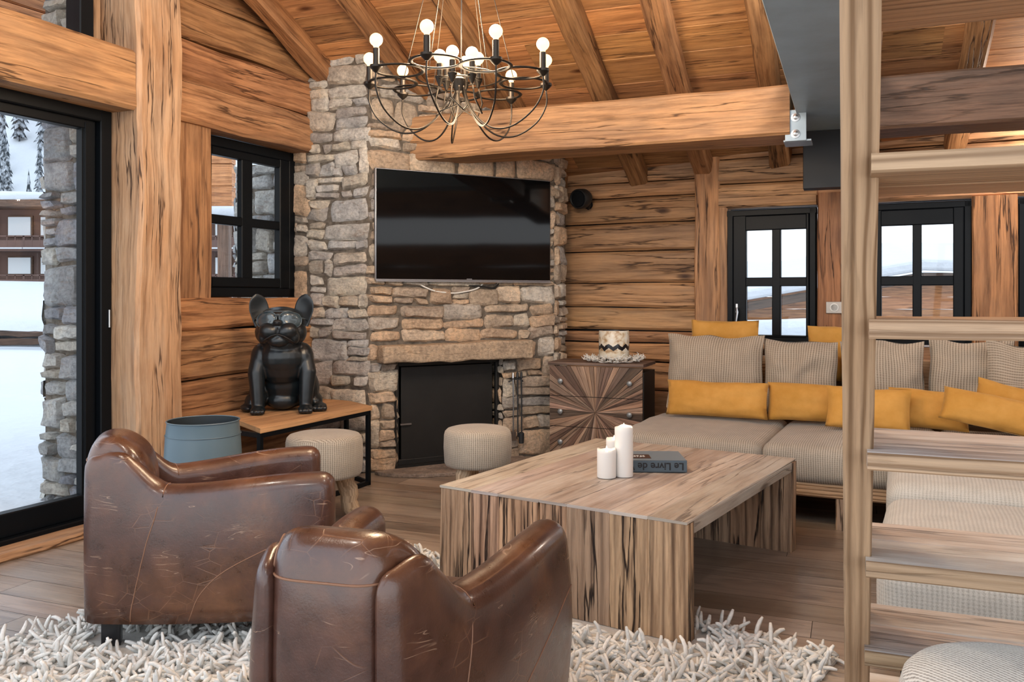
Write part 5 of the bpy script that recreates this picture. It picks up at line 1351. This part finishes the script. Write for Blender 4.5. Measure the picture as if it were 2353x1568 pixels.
# snow banks
def bank(x0, x1, y, zt_, dep, seed, lab, zb_=-.3):
    mb = MB()
    def f(a, b):
        x = x0 + (x1 - x0) * a; t = b; yy = y + dep * (t - .0); z = zb_ + (zt_ - zb_) * (math.sin(PI * min(1, max(0, t))) ** .45) * (1 + .10 * noise.noise(V((x * .35 + seed, t * 2, 0))))
        yy += .25 * noise.noise(V((x * .5, t * 3, seed))); return V((x, yy, z))
    grid(mb, f, 60, 14); o = mb.build('snow_bank', 'snow', None, ang=180); return tag(o, lab, 'snow bank')
bank(-27, -8, 21.5, .98, 3.2, 1, 'long heaped snow bank beyond the fence outside the glass door', .3)
bank(1.5, 12, 11.2, .95, 1.4, 5, 'heaped snow bank outside the back windows, below the chalet', -1.7)
bank(-22, 1, 38, 1.9, 5, 9, 'far snow bank at the foot of the apartment building', .8)
fe = thing('log_fence', 'low dark timber fence half buried in snow outside the glass door', 'fence', (0, 0, 0))
for zz in (.22, .40): mb = MB(); timber(mb, (-22, 20.6, zz), (-7.2, 20.9, zz - .04), .1, .13, jit=.03, tint=(.5, .45, .42)); mb.build('rail', 'dark_beam', fe)
for x in (-20, -17, -14.0, -11, -8): mb = MB(); timber(mb, (x, 20.75, -.3), (x, 20.75, .5), .14, .14, up=(0, 1, 0), jit=.02); mb.build('post', 'dark_beam', fe)
# stone piers outside
def pier(a, b, nrm, dpt, zt_, seed, lab, name='stone_pier'):
    a, b, nrm = V(a), V(b), V(nrm).normalized(); o = thing(name, lab, 'stone pier', ((a.x + b.x) / 2, (a.y + b.y) / 2, -.05))
    off = V(o.location); off.z = 0
    mb = MB(); q = [a, b, b - nrm * dpt, a - nrm * dpt]; prism(mb, [(p.x - off.x, p.y - off.y) for p in q], 0, zt_); mb.build('core', 'mortar', o, smooth=False)
    mb = MB(); Ld = (b - a).length
    stones(mb, a - off, b - off, nrm, [(0, Ld, 0, zt_)], seed, .05, pal=[(.42, .41, .39), (.50, .48, .44), (.36, .36, .36), (.46, .42, .36), (.33, .33, .35)], hrange=(.10, .26), wrange=(.12, .36))
    d = (b - a).normalized()
    stones(mb, a - nrm * dpt - off, a - off, -d, [(0, dpt, 0, zt_)], seed + 1, .05, pal=[(.42, .41, .39), (.50, .48, .44), (.36, .36, .36)], hrange=(.10, .26)); 
    mb.build('stones', 'stone', o, ang=55); return o
pier(L(.80, -.74), L(.80, -.28), -U, .5, 3.3, 61, 'grey rubble stone pier standing in the snow just outside the glass door')
pier(L(3.3, -1.50), L(3.3, -.30), -U, .4, 2.55, 71, 'grey rubble stone wall end seen through the small window')
# eaves boards outside, above the door
mb = MB()
for i in range(6): z0 = 2.98 + .2 * i; timber(mb, L(-3.5, -1.35, z0), L(2.6, -1.35, z0), .05, .195, jit=.003, tint=rt(.8, 1.1))
o = mb.build('gable_boards', 'ext_wood', None); tag(o, 'orange timber boards of the gable outside the upper window', 'timber gable')
for x0, x1, y, z0, z1, nm, lab in ((-6.6, -4.52, 14.0, 2.72, 5.2, 'chalet_balcony', 'orange timber chalet front glimpsed through the top left pane of the small window'),):
    t = thing(nm, lab, 'chalet', ((x0 + x1) / 2, y, z0)); n_ = 7; mb = MB(); w2 = (x1 - x0) / 2
    for i in range(n_): zz = (z1 - z0) * (i + .5) / n_; timber(mb, (-w2, 0, zz), (w2, 0, zz), .2, (z1 - z0) / n_ - .01, jit=.004, tint=rt(.8, 1.15))
    mb.build('log_wall', 'ext_wood', t); mb = MB(); rbox(mb, (x1 - x0 + .2, .5, .16), r=.07, c=(0, 0, -.06)); mb.build('snow_ledge', 'snow', t, ang=180)
    mb = MB(); timber(mb, (w2 - .15, 0, -2.8), (w2 - .15, 0, 0), .18, .18, up=(0, 1, 0)); timber(mb, (-w2 + .2, 0, -2.8), (-w2 + .2, 0, 0), .18, .18, up=(0, 1, 0)); mb.build('support', 'dark_beam', t)
# apartment building with balconies far beyond the snow
ab = thing('apartment_building', 'dark brown apartment building with white blinds, balconies and a snow covered roof', 'building', (-24, 45, 1.0))
mb = MB(); box(mb, (0, 3, 2.4), (21, 5.5, 4.9)); mb.build('walls', 'brownwall', ab, smooth=False)
mb = MB(); box(mb, (0, 2.6, 5.0), (22, 8, .35)); mb.build('eaves', 'dark_beam', ab, smooth=False)
mb = MB(); rbox(mb, (22.2, 8, .5), r=.2, c=(0, 2.6, 5.35), nseg=12, wr=.05); mb.build('roof_snow', 'snow', ab, ang=180)
def pxx(x): return kx(x) * 45 + 24
units = [(17, 68), (92, 140), (-60, -12), (-140, -88), (168, 218), (244, 296), (320, 372), (398, 448), (494, 528), (560, 600)]
for (xa, xb) in units:
    for zt_, zb_ in ((5.42 - 1.0, 4.45 - 1.0), (3.3 - 1.0, 2.45 - 1.0)):
        c_ = (pxx(xa) + pxx(xb)) / 2; w_ = pxx(xb) - pxx(xa)
        mb = MB(); box(mb, (c_, .2, (zt_ + zb_) / 2), (w_ + .15, .12, zt_ - zb_ + .15)); f_ = mb.build('window_frame', 'dark_beam', ab, smooth=False)
        mb = MB(); box(mb, (c_, .1, (zt_ + zb_) / 2), (w_, .08, zt_ - zb_)); mb.build('blind', 'blind', f_, smooth=False)
        mb = MB(); zz = zb_ - .72
        box(mb, (c_, -.45, zz - .08), (w_ + .55, 1.2, .12)); box(mb, (c_, -1.0, zz + .62), (w_ + .55, .06, .07)); box(mb, (c_, -1.0, zz + .22), (w_ + .55, .05, .38))
        for q in range(5): box(mb, (c_ + (q - 2) * (w_ + .5) / 4, -1.0, zz + .3), (.05, .06, .66))
        b_ = mb.build('balcony', 'brownwall', ab, smooth=False); mb = MB(); box(mb, (c_, -.55, zz + .0), (w_ + .5, 1.2, .07)); mb.build('snow_cover', 'snow', b_, smooth=False)
# mountain side
mb = MB()
def mtn(a, b):
    x = -230 + 420 * a; y = 62 + 200 * b; t = sstep(15, -45, x)
    z = 1.5 + (y - 62) * (.62 * t + .02) + 7 * (1 - t) * sstep(0, .6, b) * (.6 + .5 * noise.noise(V((x * .02, 3, 0)))) ; z += 4 * noise.noise(V((x * .03, y * .03, 1))) * min(1, b * 6) * (t + .15)
    return V((x, y, z))
grid(mb, mtn, 90, 50); om = mb.build('mountain', 'snow', None, ang=180); tag(om, None, None, None, 'structure')
# conifers
def conifer(seed):
    rg = random.Random(seed); mb = MB(); H_ = 9.0
    tube(mb, [(0, 0, 0), (0, 0, H_ * .95)], [.16, .03], 5)
    for i in range(9):
        z0 = .8 + i * .9; r_ = (1.55 - i * .155) * rg.uniform(.8, 1.1); n_ = 12; vs = [(0, 0, z0 + 1.5)]; 
        for k in range(n_): a = 2 * PI * k / n_ + i; rr_ = r_ * (1 if k % 2 else .55) * rg.uniform(.8, 1.15); vs.append((rr_ * math.cos(a), rr_ * math.sin(a), z0 - (.25 if k % 2 else -.1)))
        mb.add(vs, [[0, 1 + k, 1 + (k + 1) % n_] for k in range(n_)])
    return mb
protos = []
rg = random.Random(77); spots = []
for i in range(900):
    if len(spots) > 180: break
    k_ = rg.uniform(-.60, -.525); y = 66 + 95 * rg.random() ** 1.1; x = k_ * y; a_, b_ = (x + 230) / 420, (y - 62) / 200; z = mtn(a_, b_).z
    if any((x - u0) ** 2 + (y - v0) ** 2 < 5.6 for u0, v0 in spots): continue
    spots.append((x, y))
    if len(protos) < 3: o = conifer(40 + i).build('conifer', 'tree', None, ang=60); protos.append(o)
    else: o = protos[i % 3].copy(); C.objects.link(o)
    o.location = (x, y, z - .3); s_ = rg.uniform(.6, 1.0); o.scale = (s_ * .7, s_ * .7, s_); o.rotation_euler = (0, 0, rg.uniform(0, 6))
    tag(o, 'frosted conifer on the snowy slope beyond the glass door', 'tree', 'frosted conifers on the slope')
# chalet below the back windows
cl = thing('neighbour_chalet', 'orange timber chalet with a snow covered roof outside the back windows', 'chalet', (6.0, 17, -1.6), math.radians(-14))
mb = MB()
for i in range(13): z0 = .12 + i * .24; timber(mb, (-2.6, 0, z0), (7, 0, z0), .2, .235, jit=.006, tint=rt(.8, 1.15))
mb.build('log_wall', 'ext_wood', cl)
mb = MB(); timber(mb, (-3.2, -.5, 2.35), (1.8, -.6, 3.25), .2, .16, jit=.01, tint=(.6, .6, .6)); timber(mb, (1.8, -.6, 3.25), (8, -.5, 3.0), .2, .16, jit=.01, tint=(.6, .6, .6)); mb.build('bargeboard', 'dark_beam', cl)
mb = MB(); vs = [(-3.3, -.7, 2.46), (1.8, -.8, 3.36), (8.2, -.7, 3.1), (8.2, 3, 3.7), (1.8, 3, 3.9), (-3.3, 3, 3.0)]; vb2 = [(x, y, z + .22) for x, y, z in vs]
mb.add(vs + vb2, [[0, 1, 4, 5][::-1], [1, 2, 3, 4][::-1], [6, 7, 10, 11], [7, 8, 9, 10], [0, 1, 7, 6], [1, 2, 8, 7], [2, 3, 9, 8], [3, 4, 10, 9], [4, 5, 11, 10], [5, 0, 6, 11]]); mb.build('roof_snow', 'snow', cl, smooth=False, bevel=.06)
mb = MB(); timber(mb, (2.2, -.14, 2.1), (4.4, -.14, 2.1), .06, .7, jit=.004, tint=(.8, .75, .7)); mb.build('shutter', 'ext_wood', cl)
# ------------------------------------------------------------------ light and exposure
w = bpy.data.worlds.new('overcast_sky'); bpy.context.scene.world = w; w.use_nodes = True
nt = w.node_tree; bg = nt.nodes['Background']
tc = nt.nodes.new('ShaderNodeTexCoord'); sx = nt.nodes.new('ShaderNodeSeparateXYZ'); rp = nt.nodes.new('ShaderNodeValToRGB')
nt.links.new(tc.outputs['Generated'], sx.inputs[0]); nt.links.new(sx.outputs[2], rp.inputs[0]); nt.links.new(rp.outputs[0], bg.inputs[0])
rp.color_ramp.elements[0].color = (.90, .925, .95, 1); rp.color_ramp.elements[0].position = .0
rp.color_ramp.elements[1].color = (.74, .83, .95, 1); rp.color_ramp.elements[1].position = .6
bg.inputs[1].default_value = 1.4
def light(name, kind, loc, power, col, size=.1, rot=None, spot=None):
    l = bpy.data.lights.new(name, kind); l.energy = power; l.color = col
    if kind == 'AREA': l.size = size
    else: l.shadow_soft_size = size
    if spot: l.spot_size = spot; l.spot_blend = .6
    o = bpy.data.objects.new(name, l); C.objects.link(o); o.location = loc
    if rot is not None: o.rotation_euler = rot
    return o
WARM = (1, .74, .48)
light('chandelier_glow', 'POINT', (-.24, 3.9, 2.50), 75, WARM, .25)
light('chandelier_inner_glow', 'POINT', (-.24, 3.9, 2.12), 12, WARM, .2)
for i, (x, y, z, p) in enumerate([(-1.2, 2.2, 3.7, 45), (1.1, 2.4, 3.6, 45), (1.6, 4.6, 3.05, 20), (3.6, 5.6, 2.45, 22), (0, -.5, 4.2, 40)]):
    light('fill_light', 'POINT', (x, y, z), p, (1, .90, .79), .05)  # unseen fill lights added to brighten the interior, no fixtures
sc = bpy.context.scene
sc.view_settings.view_transform = 'Standard'; sc.view_settings.look = 'None'; sc.view_settings.gamma = 1; sc.view_settings.use_curve_mapping = False
sc.view_settings.exposure = .72
sc.cycles.use_denoising = True
sc.cycles.adaptive_threshold = .03
sc.cycles.max_bounces = 6; sc.cycles.diffuse_bounces = 3; sc.cycles.glossy_bounces = 3; sc.cycles.transparent_max_bounces = 8; sc.cycles.transmission_bounces = 3
sc.cycles.caustics_reflective = False; sc.cycles.caustics_refractive = False
sc.cycles.sample_clamp_indirect = 6
